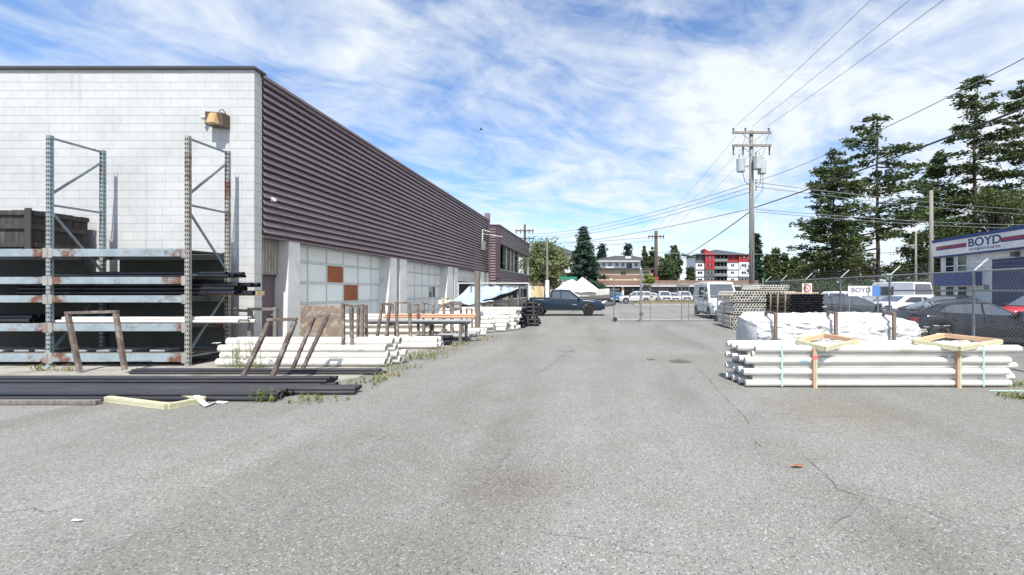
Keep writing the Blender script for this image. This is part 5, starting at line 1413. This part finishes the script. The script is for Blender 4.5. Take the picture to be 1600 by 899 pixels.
m = MB(); q = 1.9; m.add([(-q, -q, za), (q, -q, za), (q, q, za), (-q, q, za), (-.15, 0, zp)], [(0,1,4), (1,2,4), (2,3,4), (3,0,4)]); m.build('roof', MAT['tarp'], ca)
for a, b in ((-1, -1), (1, -1), (1, 1), (-1, 1)):
    m = MB(); m.tube((a * 1.85, b * 1.85, 0), (a * 1.85, b * 1.85, za), .03); m.build('leg', MAT['lightgalv'], ca)
kb = thing('kiosk', 'small booth with flat green roof left of the canopy', 'kiosk', (at(889, 450, 53).x, 53, 0))
m = MB(); za = at(0, 437, 53).z; m.box(-.75, .75, -.7, .7, 0, za); m.build('wall', MAT['doorsolid'], kb)
m = MB(); m.box(-1.0, .95, -.9, .9, za, za + .3); m.build('roof', M('green_roof', (.02, .24, .13), None, 2, .5), kb)
m = MB(); m.box(-.5, .5, -.73, -.702, 1.3, za - .25); m.build('window', MAT['glass'], kb)
# ================================================================== BUILDINGS BEYOND
def bx(t, name, mat, px0, px1, pyt, pyb, Y, d0=0.0, d1=.3):
    a, b = at(px0, pyb, Y), at(px1, pyt, Y); m = MB(); m.box(a.x, b.x, Y + d0, Y + d1, max(0, a.z), b.z)
    return m.build(name, mat, t, world=True)
beige = M('beige_stucco', (.68, .59, .44), (.60, .52, .38), .5, .9); brown = M('brown_metal_roof', (.24, .15, .115), (.19, .12, .09), .6, .6); dkroof = M('dark_shingle', (.065, .068, .075), (.05, .052, .058), 1.5, .9)
store = M('storefront_dark', (.07, .055, .05), (.05, .04, .04), 1, .6); aw = M('white_siding', (.76, .76, .76), (.70, .70, .70), .3, .8); ag = M('grey_siding', (.11, .115, .125), None, .3, .8); ar_ = M('red_siding', (.36, .03, .035), None, .3, .7)
Ym = 76
sm = thing('shop_row', 'long low row of shops with brown metal roof and beige upper storey', 'shop building', (at(1000, 470, Ym).x, Ym, 0))
bx(sm, 'wall', store, 829, 1180, 447, 471, Ym, .8, 9)
bx(sm, 'roof', brown, 826, 1182, 438.5, 446.5, Ym, -.9, 9)
bx(sm, 'fascia_trim', MAT['whitestrap'], 945, 1182, 446.6, 448, Ym, -.92, -.85)
for px in (833, 862, 890, 925, 944, 973, 1004, 1030, 1058, 1086, 1112, 1140):
    bx(sm, 'pillar', beige if px < 1000 else ag, px - 1.8, px + 1.8, 447, 471, Ym, -.5, .1)
for a, b in ((837, 858), (866, 886), (894, 920), (929, 941), (950, 969), (977, 1000), (1008, 1026), (1034, 1054), (1062, 1082), (1090, 1108), (1116, 1136)):
    w_ = bx(sm, 'shop_window', MAT['glass'], a, b, 451, 466, Ym, .72, .78)
    bx(sm, 'window_frame', MAT['lightgalv'], (a + b) / 2 - .4, (a + b) / 2 + .4, 451, 466, Ym, .68, .715)
bx(sm, 'shop_sign', MAT['whitestrap'], 955, 968, 451, 453.5, Ym, .60, .66)
bx(sm, 'side_wall', M('cream_wall', (.56, .46, .27), (.48, .39, .22), .5, .9), 831, 853, 447, 468, Ym - 3, 0, .5)
up2 = bx(sm, 'upper_wall', beige, 892, 1022, 421, 438.5, Ym, 1.5, 8)
bx(sm, 'upper_roof', dkroof, 890, 1025, 418.5, 421.0, Ym, 1.0, 9)
bx(sm, 'balcony_rail', brown, 942, 1016, 429.5, 436.5, Ym, .3, .5)
for px in (916, 975, 1011):
    w_ = bx(sm, 'window', MAT['glass'], px - 4, px + 4, 424 if px > 950 else 431, 428 if px > 950 else 436, Ym, 1.40, 1.48)
for px in (955, 992): bx(sm, 'roof_vent', MAT['lightgalv'], px - 1.5, px + 1.5, 435, 438.5, Ym, -.5, 0)
# white apartments with dark roof
Ya = 115
wa = thing('apartment_block', 'white apartment block with dark hip roof above the shops', 'apartment building', (at(975, 470, Ya).x, Ya, 0))
bx(wa, 'wall', aw, 928, 1024, 407, 470, Ya, 0, 12)
def hip(t, px0, px1, py_e, py_r, Y, over, inset, mat, dep=12):
    a, b = at(px0, py_e, Y), at(px1, py_e, Y); zr = at(0, py_r, Y).z; m = MB(); ins = inset
    m.add([(a.x - over, Y - over, a.z), (b.x + over, Y - over, a.z), (b.x + over, Y + dep, a.z), (a.x - over, Y + dep, a.z), (a.x + ins, Y + dep / 2, zr), (b.x - ins, Y + dep / 2, zr)], [(0,1,5,4), (1,2,5), (2,3,4,5), (3,0,4), (3,2,1,0)])
    return m.build('roof', mat, t, world=True)
rf = hip(wa, 928, 1024, 408, 397, Ya, 1.0, 5.5, dkroof)
bx(wa, 'chimney', aw, 978, 987, 400, 407, Ya, 2.2, 4)
bx(wa, 'gutter', MAT['whitestrap'], 926, 1026, 408, 409.2, Ya, -1.08, -1.0)
for px in (934, 943, 953, 964, 973, 983, 994, 1003, 1012):
    for py in (411.5,):
        wd_ = 2.2 if px not in (983,) else 4
        w_ = bx(wa, 'window', MAT['glass'], px - wd_, px + wd_, py, py + (5 if px != 983 else 8), Ya, -.06, -.01)
        bx(wa, 'window_frame', MAT['whitestrap'], px - .25, px + .25, py, py + 5, Ya, -.10, -.065)
for px in (953, 1006):
    bx(wa, 'balcony_rail', MAT['lightgalv'], px - 6, px + 6, 417, 421, Ya, -1.2, -1.1); bx(wa, 'balcony_floor', MAT['lightgalv'], px - 6, px + 6, 421, 422, Ya, -1.2, 0)
# further white block behind the round tree
wb = thing('apartment_block', 'pale block with grey hip roof half hidden behind the round tree and spruce', 'apartment building', (at(870, 470, 105).x, 105, 0))
bx(wb, 'wall', aw, 822, 905, 397, 470, 105, 0, 12); hip(wb, 822, 900, 398, 380, 105, 1.2, 5, dkroof)
for px in (826, 832, 884, 892, 900):
    for py in (402, 414, 426): bx(wb, 'window', MAT['glass'], px - 1.8, px + 1.8, py, py + 6, 105, -.06, -.01)
# red, white and grey apartments
Yr = 128
ra = thing('apartment_block', 'red, white and grey five storey apartment block with dark roof', 'apartment building', (at(1128, 470, Yr).x, Yr, 0))
bx(ra, 'wall', aw, 1087.5, 1170, 399, 470, Yr, .6, 14)
F_ = [398.5, 410, 421.5, 432.5, 444, 456, 470]
cols_ = [((1087, 1100.5), [ag, aw, aw, aw, aw, ag], 0), ((1100.5, 1115.5), [ar_, ar_, ag, ag, aw, ag], -.9), ((1136, 1153.5), [ar_, aw, aw, aw, aw, ag], 0), ((1153.5, 1169.5), [ar_, aw, aw, ag, ag, ag], -.5)]
for (a, b), ms, d in cols_:
    for k in range(6):
        pn = bx(ra, 'facade_panel', ms[k], a + .2, b - .2, F_[k] + .25, F_[k + 1] - .25, Yr, d, .59)
        c_ = (a + b) / 2; ww = 3.6 if a < 1100 or a > 1150 else 2.6
        wn_ = bx(ra, 'window', MAT['glass'], c_ - ww, c_ + ww, F_[k] + 3, F_[k] + 6.5, Yr, d - .06, d - .01)
        bx(ra, 'window_frame', MAT['whitestrap'], c_ - .3, c_ + .3, F_[k] + 3, F_[k] + 6.5, Yr, d - .10, d - .065)
bx(ra, 'balcony_recess', MAT['dark'], 1115.5, 1136, 399, 470, Yr, .5, .59)
for k in range(6):
    bx(ra, 'balcony_floor', ag, 1115.5, 1136, F_[k + 1] - 1.3, F_[k + 1], Yr, -.7, .49)
    bx(ra, 'balcony_rail', MAT['galv'], 1115.8, 1135.8, F_[k + 1] - 5, F_[k + 1] - 1.4, Yr, -.68, -.64)
    for px in (1120, 1126, 1132): bx(ra, 'balcony_door', MAT['lightgalv'], px - .5, px + .5, F_[k] + 2, F_[k + 1] - 1.3, Yr, .40, .48)
for k in range(1, 6): bx(ra, 'floor_band', ag, 1087, 1169.6, F_[k] - .25, F_[k] + .25, Yr, -.2 if k else 0, .45)
hip(ra, 1087, 1170, 398.7, 387, Yr, .9, 7.2, dkroof, 14)
m = MB(); a, b, c_ = at(1099.5, 399, Yr), at(1117, 399, Yr), at(1100, 391.5, Yr); m.add([(a.x, Yr - 1.2, a.z), (b.x, Yr - 1.2, a.z), (a.x, Yr - 1.2, c_.z + .4), (a.x, Yr + 4, a.z), (b.x, Yr + 4, a.z), (a.x, Yr + 4, c_.z + .4)], [(0,1,2), (3,5,4), (0,2,5,3), (2,1,4,5), (0,3,4,1)]); m.build('red_gable', ar_, ra, world=True)
o = text('2143', 1.5, MAT['insul'], ra, at(1162, 417.5, Yr) - ORG[ra.name] + Vector((0, -.56, 0)), (R(90), 0, 0))

# body shop on the right, turned a little toward the yard
P0 = Vector((533 / F * 27.4, 27.4, 0)); dd = Vector((-.08, -.997, 0)).normalized(); ang = math.atan2(dd.y, dd.x)
bs = thing('body_shop', 'white body shop with navy roof edge and striped name band', 'shop building', P0, ang)
# local: +x along the facade toward the camera, +y into ... facade faces local -y or +y
nrm = Vector((-dd.y, dd.x, 0))                     # local +y in world
sgn_ = -1 if nrm.x > 0 else 1                       # facade must face world -x
def uu(px):
    k = (px - CX) / F; return (P0.x - P0.y * k) / (-dd.x + dd.y * k)
def zz_(px, py):
    u = uu(px); Y = P0.y + dd.y * u; return H - (py - CY) * Y / F
LB = uu(1760)
def fb(name, mat, u0, u1, z0_, z1_, o0, o1, parent=None):
    m = MB(); y0_, y1_ = sorted((sgn_ * o0, sgn_ * o1)); m.box(u0, u1, y0_, y1_, z0_, z1_); return m.build(name, mat, parent or bs)
ztop = zz_(1472, 375); zs1 = zz_(1472, 379.5); zs0 = zz_(1472, 401)
def siding_panel():
    return None
fb('wall', signw, 0, LB, 0, ztop - .05, -9, 0)
fb('roof_edge', navy, -.25, LB, zs1, ztop, -.3, .36); fb('sign_band', signw, -.2, LB, zs0, zs1 - .003, .0, .33); fb('band_trim', navy, -.2, LB, zs0 - .07, zs0 - .003, .0, .35)
for a, b in ((1472, 1520), (1575, 1755)): fb('stripe', maroon, uu(a), uu(b), zs0 + .40, zs0 + .58, .332, .34)
for a, b in ((1472, 1520), (1575, 1755)): fb('stripe', navy, uu(a), uu(b), zs0 + .345, zs0 + .40, .332, .34)
fz = R(90); fr_ = (R(90), 0, 0) if sgn_ < 0 else (R(90), 0, R(180))
text('BOYD', .62, navy, bs, (uu(1548), sgn_ * .336, zs0 + .52), fr_, sx=1.35, bold=.012)
text('AUTOBODY & GLASS', .19, navy, bs, (uu(1548), sgn_ * .336, zs0 + .17), fr_, sx=1.18)
for i, (a, b) in enumerate(((1479.5, 1491.5), (1498.5, 1511.5))):
    zt_, zb_ = zs0 - .10, zz_(1485, 425)
    fr0 = fb('window', signw, uu(a) - .08, uu(b) + .08, zb_ - .06, zt_ + .02, .0, .05)
    fb('pane', MAT['glass'], uu(a), uu(b), zb_ + (zt_ - zb_) * .40, zt_, .05, .06, fr0); fb('pane', MAT['glass'], uu(a), uu(b), zb_, zb_ + (zt_ - zb_) * .34, .05, .06, fr0)
    z2_, z3_ = zz_(1485, 447), .9
    fr0 = fb('window', signw, uu(a) - .08, uu(b) + .08, z3_, z2_, .0, .05); fb('pane', MAT['glass'], uu(a), uu(b), z3_ + .1, z2_ - .05, .05, .06, fr0)
fb('awning', navy, uu(1473), uu(1535), zz_(1485, 447), zz_(1485, 425) - .03, .0, .55)
dr = fb('roller_door', M('navy_roller', (.06, .075, .15), None, 2, .5), uu(1551), uu(1690), 0.02, zs0 - .45, .0, .03)
nsl = 16
for k in range(nsl):
    h0 = .03 + k * (zs0 - .5) / nsl; fb('slat', bpy.data.materials['navy_roller'], uu(1551) + .03, uu(1690) - .03, h0 + .012, h0 + (zs0 - .5) / nsl - .012, .031, .052, dr)
for k in range(1, 11): fb('siding_board', signw, uu(1512.5), uu(1551) - .02, k * .34 + .01, k * .34 + .34 - .012, .0, .018)
fb('wall_lamp', MAT['insul'], uu(1588), uu(1594), zs0 - .42, zs0 - .18, .0, .3)
fb('meter_box', MAT['galv'], uu(1541), uu(1546), 1.75, 2.0, .02, .14)
fb('roof_vent', MAT['lightgalv'], uu(1588), uu(1620), ztop, ztop + .5, -2.0, -1.0)

# ================================================================== TREES
def leafquads(m, c, dirv, ln, wd, rr):
    d = Vector(dirv).normalized(); u = Vector((rr.gauss(0, 1), rr.gauss(0, 1), rr.gauss(0, 1))).normalized()
    a = d.cross(u)
    if a.length < 1e-3: return
    a.normalize(); b = len(m.v)
    m.v += [tuple(c - d * ln * .5), tuple(c + a * wd * .5), tuple(c + d * ln * .5), tuple(c - a * wd * .5)]
    m.f.append((b, b + 1, b + 2, b + 3))
def conifer(px, py_top, Y, rad_px, label, mat, cb=.15, nb=70, seed=1, kind='fir', lean=0.0, gap=.25, pw=.8, z_base=0.0, trunk=.012, dens=1.0):
    rr = random.Random(seed); x = (px - CX) / F * Y; h = at(px, py_top, Y).z; rad = rad_px / F * Y
    t = thing({'fir': 'fir_tree', 'spruce': 'spruce_tree'}[kind], label, 'tree', (x, Y, 0))
    m = MB(); N = 7; tp_ = [Vector((lean * h * (i / N) ** 2 + rr.gauss(0, .004) * h, rr.gauss(0, .003) * h, h * i / N)) for i in range(N + 1)]
    m.path(tp_, [h * trunk * (1 - .93 * i / N) + .02 for i in range(N + 1)], 9); m.build('trunk', MAT['bark'], t, smooth=True)
    def tr(z): 
        q = z / h * N; k = min(N - 1, int(q)); return tp_[k].lerp(tp_[k + 1], q - k)
    m = MB(); lim = MB(); ls = max(.30, Y * .0072)
    gaps = [(rr.uniform(cb, .95), rr.uniform(.015, .05), rr.uniform(0, 6.28)) for _ in range(int(gap * 16))]
    for i in range(nb):
        f = cb + (1 - cb) * ((i + rr.random()) / nb) ** .95
        az_ = i * 2.399 + rr.uniform(-.5, .5)
        if any(abs(f - g0) < g1 and math.cos(az_ - g2) > -.2 for g0, g1, g2 in gaps): continue
        g_ = (1 - f) / (1 - cb)
        prof = min(1.0, (1 - abs(g_ - .55) * .25) * (g_ ** pw) * 1.1) if kind == 'fir' else g_ ** .92
        L = rad * max(.10 if kind == 'fir' else .03, prof) * rr.uniform(.55, 1.12)
        p0 = tr(h * f); droop = rr.uniform(-.05, .22) if kind == 'fir' else rr.uniform(.15, .4)
        d = Vector((math.cos(az_), math.sin(az_), -droop)); p1 = p0 + d * L + Vector((0, 0, .12 * L))
        pm1 = p0.lerp(p1, .5) + Vector((0, 0, -.04 * L)); lim.path([p0, pm1, p1], [.035 + .012 * L, .02 + .006 * L, .012], 4)
        ns = int((9 + L * 11) * dens)
        for k in range(ns):
            u = rr.uniform(.18, 1.05) ** .8; c = p0.lerp(p1, u) if u > .5 else p0.lerp(pm1, u * 2)
            sp_ = ((.28 if kind == 'fir' else .10) + .16 * L) * (1.15 - .6 * u); c = c + Vector((rr.gauss(0, sp_ * .62), rr.gauss(0, sp_ * .62), rr.gauss(0, sp_ * .28) - .05))
            for q in range(3):
                dv = d + Vector((rr.gauss(0, .6), rr.gauss(0, .6), rr.gauss(-.1, .35))); leafquads(m, c + Vector((rr.gauss(0, ls * .5), rr.gauss(0, ls * .5), rr.gauss(0, ls * .25))), dv, ls * rr.uniform(.9, 1.7), ls * rr.uniform(.35, .65), rr)
    for k in range(int(14 * dens)):
        leafquads(m, tp_[-1] + Vector((rr.gauss(0, .15), rr.gauss(0, .15), -rr.random() * 1.4)), (rr.gauss(0, .5), rr.gauss(0, .5), 1), ls * 1.3, ls * .5, rr)
    lim.build('limbs', MAT['bark'], t, fix=False)['kind'] = 'stuff'; m.build('crown', mat, t, fix=False)
    return t
def broadleaf(px, py_top, Y, rad_px, label, mat, base_py=None, seed=1, n=60, leaves=55, name='broadleaf_tree', squash=1.0, lsz=None, cat='tree', zmin=None):
    rr = random.Random(seed); x = (px - CX) / F * Y; h = at(px, py_top, Y).z; rad = rad_px / F * Y
    z0_ = max(.2, at(px, base_py, Y).z) if base_py else h * .25
    if zmin is not None: z0_ = zmin
    t = thing(name, label, cat, (x, Y, 0)); cz = (h + z0_) / 2; hz = (h - z0_) / 2
    m = MB(); m.path([(0, 0, 0), (rad * .04, 0, z0_ + hz * .4), (0, 0, cz + hz * .5)], [.03 * h, .02 * h, .006 * h], 8); lim = m
    cr = MB(); ls = lsz or max(.22, Y * .0052)
    for i in range(n):
        v = Vector((rr.gauss(0, 1), rr.gauss(0, 1), rr.gauss(0, 1))).normalized() * rr.uniform(.45, .97)
        wv = 1 - .35 * max(0, v.z) if squash == 1 else 1
        c = Vector((v.x * rad * wv, v.y * rad * wv, cz + v.z * hz))
        lim.path([(0, 0, z0_ + hz * .3), (c.x * .5, c.y * .5, (z0_ + hz * .3 + c.z) / 2 + .1), tuple(c)], [.008 * h, .005 * h, .003 * h], 4)
        cs = rad * rr.uniform(.16, .30)
        for k in range(leaves):
            q = Vector((rr.gauss(0, cs * .6), rr.gauss(0, cs * .6), rr.gauss(0, cs * .5)))
            leafquads(cr, c + q, (rr.gauss(0, 1), rr.gauss(0, 1), rr.gauss(0, .7)), ls * rr.uniform(.7, 1.4), ls * rr.uniform(.5, .9), rr)
    lim.build('trunk', MAT['bark'], t, fix=False); cr.build('crown', mat, t, fix=False)
    return t
# big firs on the right
conifer(1302, 236, 60, 56, 'left big fir with dense crown reaching low, beside the thick cable', MAT['fir'], .20, 105, 11, gap=.3, pw=.34)
conifer(1371, 182, 62, 72, 'tall flat topped fir with bare lower trunk, second from the left', MAT['fir'], .28, 78, 12, gap=.6, pw=.26)
conifer(1466, 240, 66, 58, 'thin topped fir left of the tallest fir', MAT['fir'], .10, 100, 13, gap=.35, pw=.55)
conifer(1523, 122, 64, 74, 'tallest fir, open crowned, behind the body shop sign', MAT['fir'], .16, 100, 14, gap=.6, pw=.38, lean=.01)
conifer(1604, 128, 62, 80, 'fir cut off by the right picture edge', MAT['fir'], .12, 115, 15, gap=.35, pw=.4)
broadleaf(1556, 285, 58, 52, 'pale olive broad tree in front of the tallest fir behind the body shop', MAT['fir2'], 400, 21, 80, 60)
broadleaf(1470, 330, 60, 46, 'dark broad tree low between the firs left of the body shop', MAT['fir'], 440, 22, 70, 55)
broadleaf(1425, 372, 74, 26, 'small green tree under the tall flat topped fir', MAT['green'], 445, 23, 40, 45)
broadleaf(1282, 390, 64, 26, 'yellow green bush tree at the foot of the left big fir', MAT['yellow'], 450, 24, 45, 50)
broadleaf(1340, 398, 66, 34, 'rusty olive thicket tree between the two left firs', MAT['yellow'], 452, 25, 50, 50)
broadleaf(1398, 405, 66, 28, 'green thicket tree right of the bare fir trunk', MAT['green'], 455, 26, 45, 50)
broadleaf(1245, 437, 56, 24, 'low dark hedge tree behind the fence left of the firs', MAT['fir'], 462, 27, 40, 45)
broadleaf(1300, 440, 52, 30, 'dark hedge clump behind the fence under the left big fir', MAT['fir'], 462, 28, 45, 45)
broadleaf(1362, 440, 50, 32, 'dark hedge clump behind the fence under the tall fir', MAT['fir'], 462, 29, 45, 45)
broadleaf(1440, 436, 48, 34, 'dark hedge clump behind the white van', MAT['fir'], 462, 30, 45, 45)
# evergreen row behind the transformer pole
for i, (px, py, rp_) in enumerate(((1181, 366, 15), (1199, 399, 14), (1212, 390, 14), (1226, 397, 15), (1241, 404, 14), (1256, 409, 15))):
    conifer(px, py, 95 + i, rp_, ['tallest spruce just right of the transformer pole', 'first low evergreen right of the spruce at the pole', 'second low evergreen right of the pole, pointed', 'third low evergreen right of the pole', 'fourth low evergreen right of the pole', 'last low evergreen before the big firs'][i], MAT['spruce'] if i == 0 else MAT['fir'], .04, 55 if i else 75, 40 + i, 'spruce', gap=.1, dens=1.2)
# trees in the middle
broadleaf(852, 376, 58, 39, 'round tree with pale tips beside the office wing', MAT['magnolia'], 452, 31, 150, 65, 'round_tree')
conifer(912, 355, 72, 42, 'dark symmetrical spruce behind the canopy', MAT['spruce'], .05, 110, 32, 'spruce', gap=.1, dens=.9)
conifer(941, 383, 125, 9, 'small fir top left above the white apartments', MAT['spruce'], .3, 40, 33, 'spruce')
conifer(981, 383, 130, 11, 'small fir top right above the white apartments', MAT['spruce'], .3, 40, 34, 'spruce')
for i, (px, py, rp_) in enumerate(((1008, 385, 6), (1020, 383, 7), (1054, 380, 11))):
    broadleaf(px, py, 96, rp_, ['left narrow poplar beside the brown utility pole', 'narrow poplar just behind the brown utility pole', 'tall poplar right of the brown utility pole'][i], MAT['poplar'], 440, 35 + i, 60, 40, 'poplar_tree', squash=2)
broadleaf(1040, 398, 92, 16, 'dark tree at the foot of the tall poplar', MAT['poplar'], 444, 38, 60, 45)
conifer(1079, 419, 120, 9, 'small dark evergreen left of the red and white apartments', MAT['fir'], .05, 45, 39, 'spruce')
broadleaf(1012, 428, 73, 10, 'yellow green bush left of the red pole sleeve', MAT['weed'], 448, 51, 40, 40, 'bush', cat='bush')
# far woods closing the horizon behind the buildings
rr = random.Random(77); m = MB()
for k in range(5200):
    x = rr.uniform(-330, 330); top_ = 6.0 + 2.5 * math.sin(x * .07) + 1.5 * math.sin(x * .23); z = rr.uniform(0, 1) ** .7 * top_
    leafquads(m, Vector((x, 215 + rr.gauss(0, 5), z)), (rr.gauss(0, 1), rr.gauss(0, .6), rr.gauss(0, 1)), 3.2, 2.2, rr)
o = m.build('far_woods', MAT['fir'], fix=False); tag(o, 'distant dark band of woods behind the buildings', 'woods', kind='stuff')

# ================================================================== WEEDS AND SMALL THINGS
def weed(px, py, h, n, label, mat='weed', flower=0, spread=.18, seed=0, gp_=None):
    rr = random.Random(seed); g_ = gnd(px, py); t = thing('weed_clump', label, 'weeds', (g_.x, g_.y, 0), group='weeds along the asphalt edge')
    m = MB()
    for k in range(int(n * .5)):
        b = Vector((rr.gauss(0, spread), rr.gauss(0, spread * .6), 0)); hh_ = h * (.75 if not flower else 1) * rr.uniform(.25, 1); ln = Vector((rr.gauss(0, .25), rr.gauss(0, .25), 1)).normalized()
        a = Vector((rr.gauss(0, 1), rr.gauss(0, 1), 0)).normalized() * rr.uniform(.003, .006)
        p1 = b + ln * hh_ * .55; p2 = b + ln * hh_ + Vector((rr.gauss(0, .12), rr.gauss(0, .12), -.05)) * hh_
        m.add([b - a, b + a, p1 + a * .8, p1 - a * .8, p2], [(0, 1, 2, 3), (3, 2, 4)])
        if rr.random() < .6:
            for q in range(4): leafquads(m, b.lerp(p2, rr.uniform(.2, .9)), (rr.gauss(0, 1), rr.gauss(0, 1), rr.gauss(.3, .5)), rr.uniform(.04, .09), .022, rr)
    m.build('blades', MAT[mat], t, fix=False)['kind'] = 'stuff'
    for k in range(flower):
        b = Vector((rr.gauss(0, spread), rr.gauss(0, spread * .5), 0)); tp2 = b + Vector((rr.gauss(0, .06), rr.gauss(0, .06), h * rr.uniform(.75, 1.1)))
        m = MB(); m.path([b, b.lerp(tp2, .5) + Vector((.01, 0, 0)), tp2], .006, 4); fl = m.build('stem', MAT[mat], t, fix=False)
        m = MB()
        for q in range(16):
            r_ = rr.uniform(0, .065); th = rr.uniform(0, 6.28); c = tp2 + Vector((r_ * math.cos(th), r_ * math.sin(th), .012 * rr.random())); m.box(c.x - .011, c.x + .011, c.y - .011, c.y + .011, c.z, c.z + .009)
        m.build('umbel', MAT['umbel'], fl, fix=False)
weed(396, 578, .62, 46, 'tall weeds with white umbels in front of the grey wooden stand', flower=7, spread=.16, seed=1)
weed(365, 575, .5, 22, 'white flowered stalks left of the white sewer pipes', flower=5, spread=.12, seed=2)
weed(412, 628, .40, 60, 'tall green weed before the end of the front black bundle', spread=.10, seed=3)
weed(490, 627, .25, 70, 'low spreading weed beside the long black bundle end', spread=.20, seed=4)
weed(583, 597, .28, 60, 'weed tuft at the concrete corner below the rear black bundle', spread=.16, seed=5)
for i, (px, py, h_, n_, sp_) in enumerate(((628, 578, .30, 80, .25), (655, 562, .42, 120, .22), (675, 556, .22, 90, .3), (697, 548, .2, 90, .3), (720, 540, .2, 90, .3), (745, 532, .18, 80, .3), (765, 527, .22, 60, .25), (606, 588, .25, 60, .2), (560, 604, .2, 60, .25))):
    weed(px, py, h_, n_, ['grass tuft at the asphalt edge right of the sewer pipe ends', 'tallest yellow flowered tuft before the low white pile', 'grass patch at the end of the low white pile', 'grass patch below the short dark pipes', 'grass patch below the pale grey pipes', 'sparse grass near the timber post foot', 'last grass tuft before the tall white heap', 'grass tuft beside the sewer pipe ends at the concrete corner', 'low grass at the rounded concrete corner'][i], ('weed', 'straw')[i % 2] if i > 1 else 'weed', 0, sp_, 60 + i)
weed(1592, 622, .16, 120, 'grass tuft at the right end of the strapped bundle', spread=.14, seed=80)
weed(1586, 604, .25, 80, 'weeds behind the right end of the strapped bundle', spread=.2, seed=81)
weed(66, 580, .28, 40, 'small weed at the foot of the blue upright', spread=.10, seed=82)
weed(105, 580, .22, 40, 'small weed right of the blue upright foot', 'straw', spread=.10, seed=83)
for i, px in enumerate((1435, 1452, 1468)):
    weed(px, 562, .75, 26, ['left', 'middle', 'right'][i] + ' white flowered weeds by the fence in front of the black hatchback', flower=4, spread=.18, seed=84 + i)
# dry verge grass
rr = random.Random(5); m = MB()
for k in range(2600):
    b = Vector((rr.uniform(4.4, 16), rr.uniform(51.7, 53.1), .17)); a = Vector((rr.gauss(0, 1), rr.gauss(0, .3), 0)).normalized() * .04
    m.add([b - a, b + a, b + Vector((rr.gauss(0, .12), rr.gauss(0, .12), rr.uniform(.15, .5)))], [(0, 1, 2)])
o = m.build('verge_grass', MAT['straw'], fix=False); tag(o, 'dry straw coloured grass on the verge beyond the gate', 'grass', kind='stuff')
# fallen leaf, litter, bird
g = gnd(1245, 731); m = MB(); m.add([(-.06, 0, .004), (-.02, -.03, .02), (.05, -.015, .006), (.07, .02, .025), (.01, .035, .012), (-.03, .025, .02)], [(0, 1, 4, 5), (1, 2, 3, 4)])
o = m.build('fallen_leaf', M('dry_orange_leaf', (.30, .14, .08), (.22, .10, .06), 20, .8), fix=False); o.location = (g.x, g.y, .008); tag(o, 'curled orange leaf lying on the open asphalt', 'leaf')
g = gnd(118, 816); m = MB(); m.add([(-.035, 0, .004), (.03, -.012, .008), (.04, .012, .006), (-.03, .02, .01)], [(0, 1, 2, 3)])
o = m.build('paper_scrap', MAT['whitestrap'], fix=False); o.location = (g.x, g.y, .006); tag(o, 'white scrap of paper on the asphalt at lower left', 'litter')
b_ = at(752, 203, 60); bd = thing('flying_bird', 'small dark bird gliding in the sky right of the roof edge', 'bird', b_)
m = MB(); m.path([(-.22, 0, 0), (-.12, 0, .03), (.05, 0, .04), (.18, 0, .05), (.24, 0, .05)], [.01, .06, .075, .045, .01], 8); m.build('body', MAT['cable'], bd, smooth=True)
for sg in (-1, 1):
    m = MB(); m.add([(.08, 0, .06), (-.10, 0, .06), (.03, sg * .30, .18), (-.10, sg * .28, .17), (-.05, sg * .55, .10)], [(0, 1, 3, 2), (2, 3, 4)]); m.build('wing', MAT['cable'], bd, fix=False)
m = MB(); m.add([(-.2, -.03, .0), (-.2, .03, .0), (-.34, .07, .0), (-.34, -.07, .0)], [(0, 1, 2, 3)]); m.build('tail', MAT['cable'], bd, fix=False)
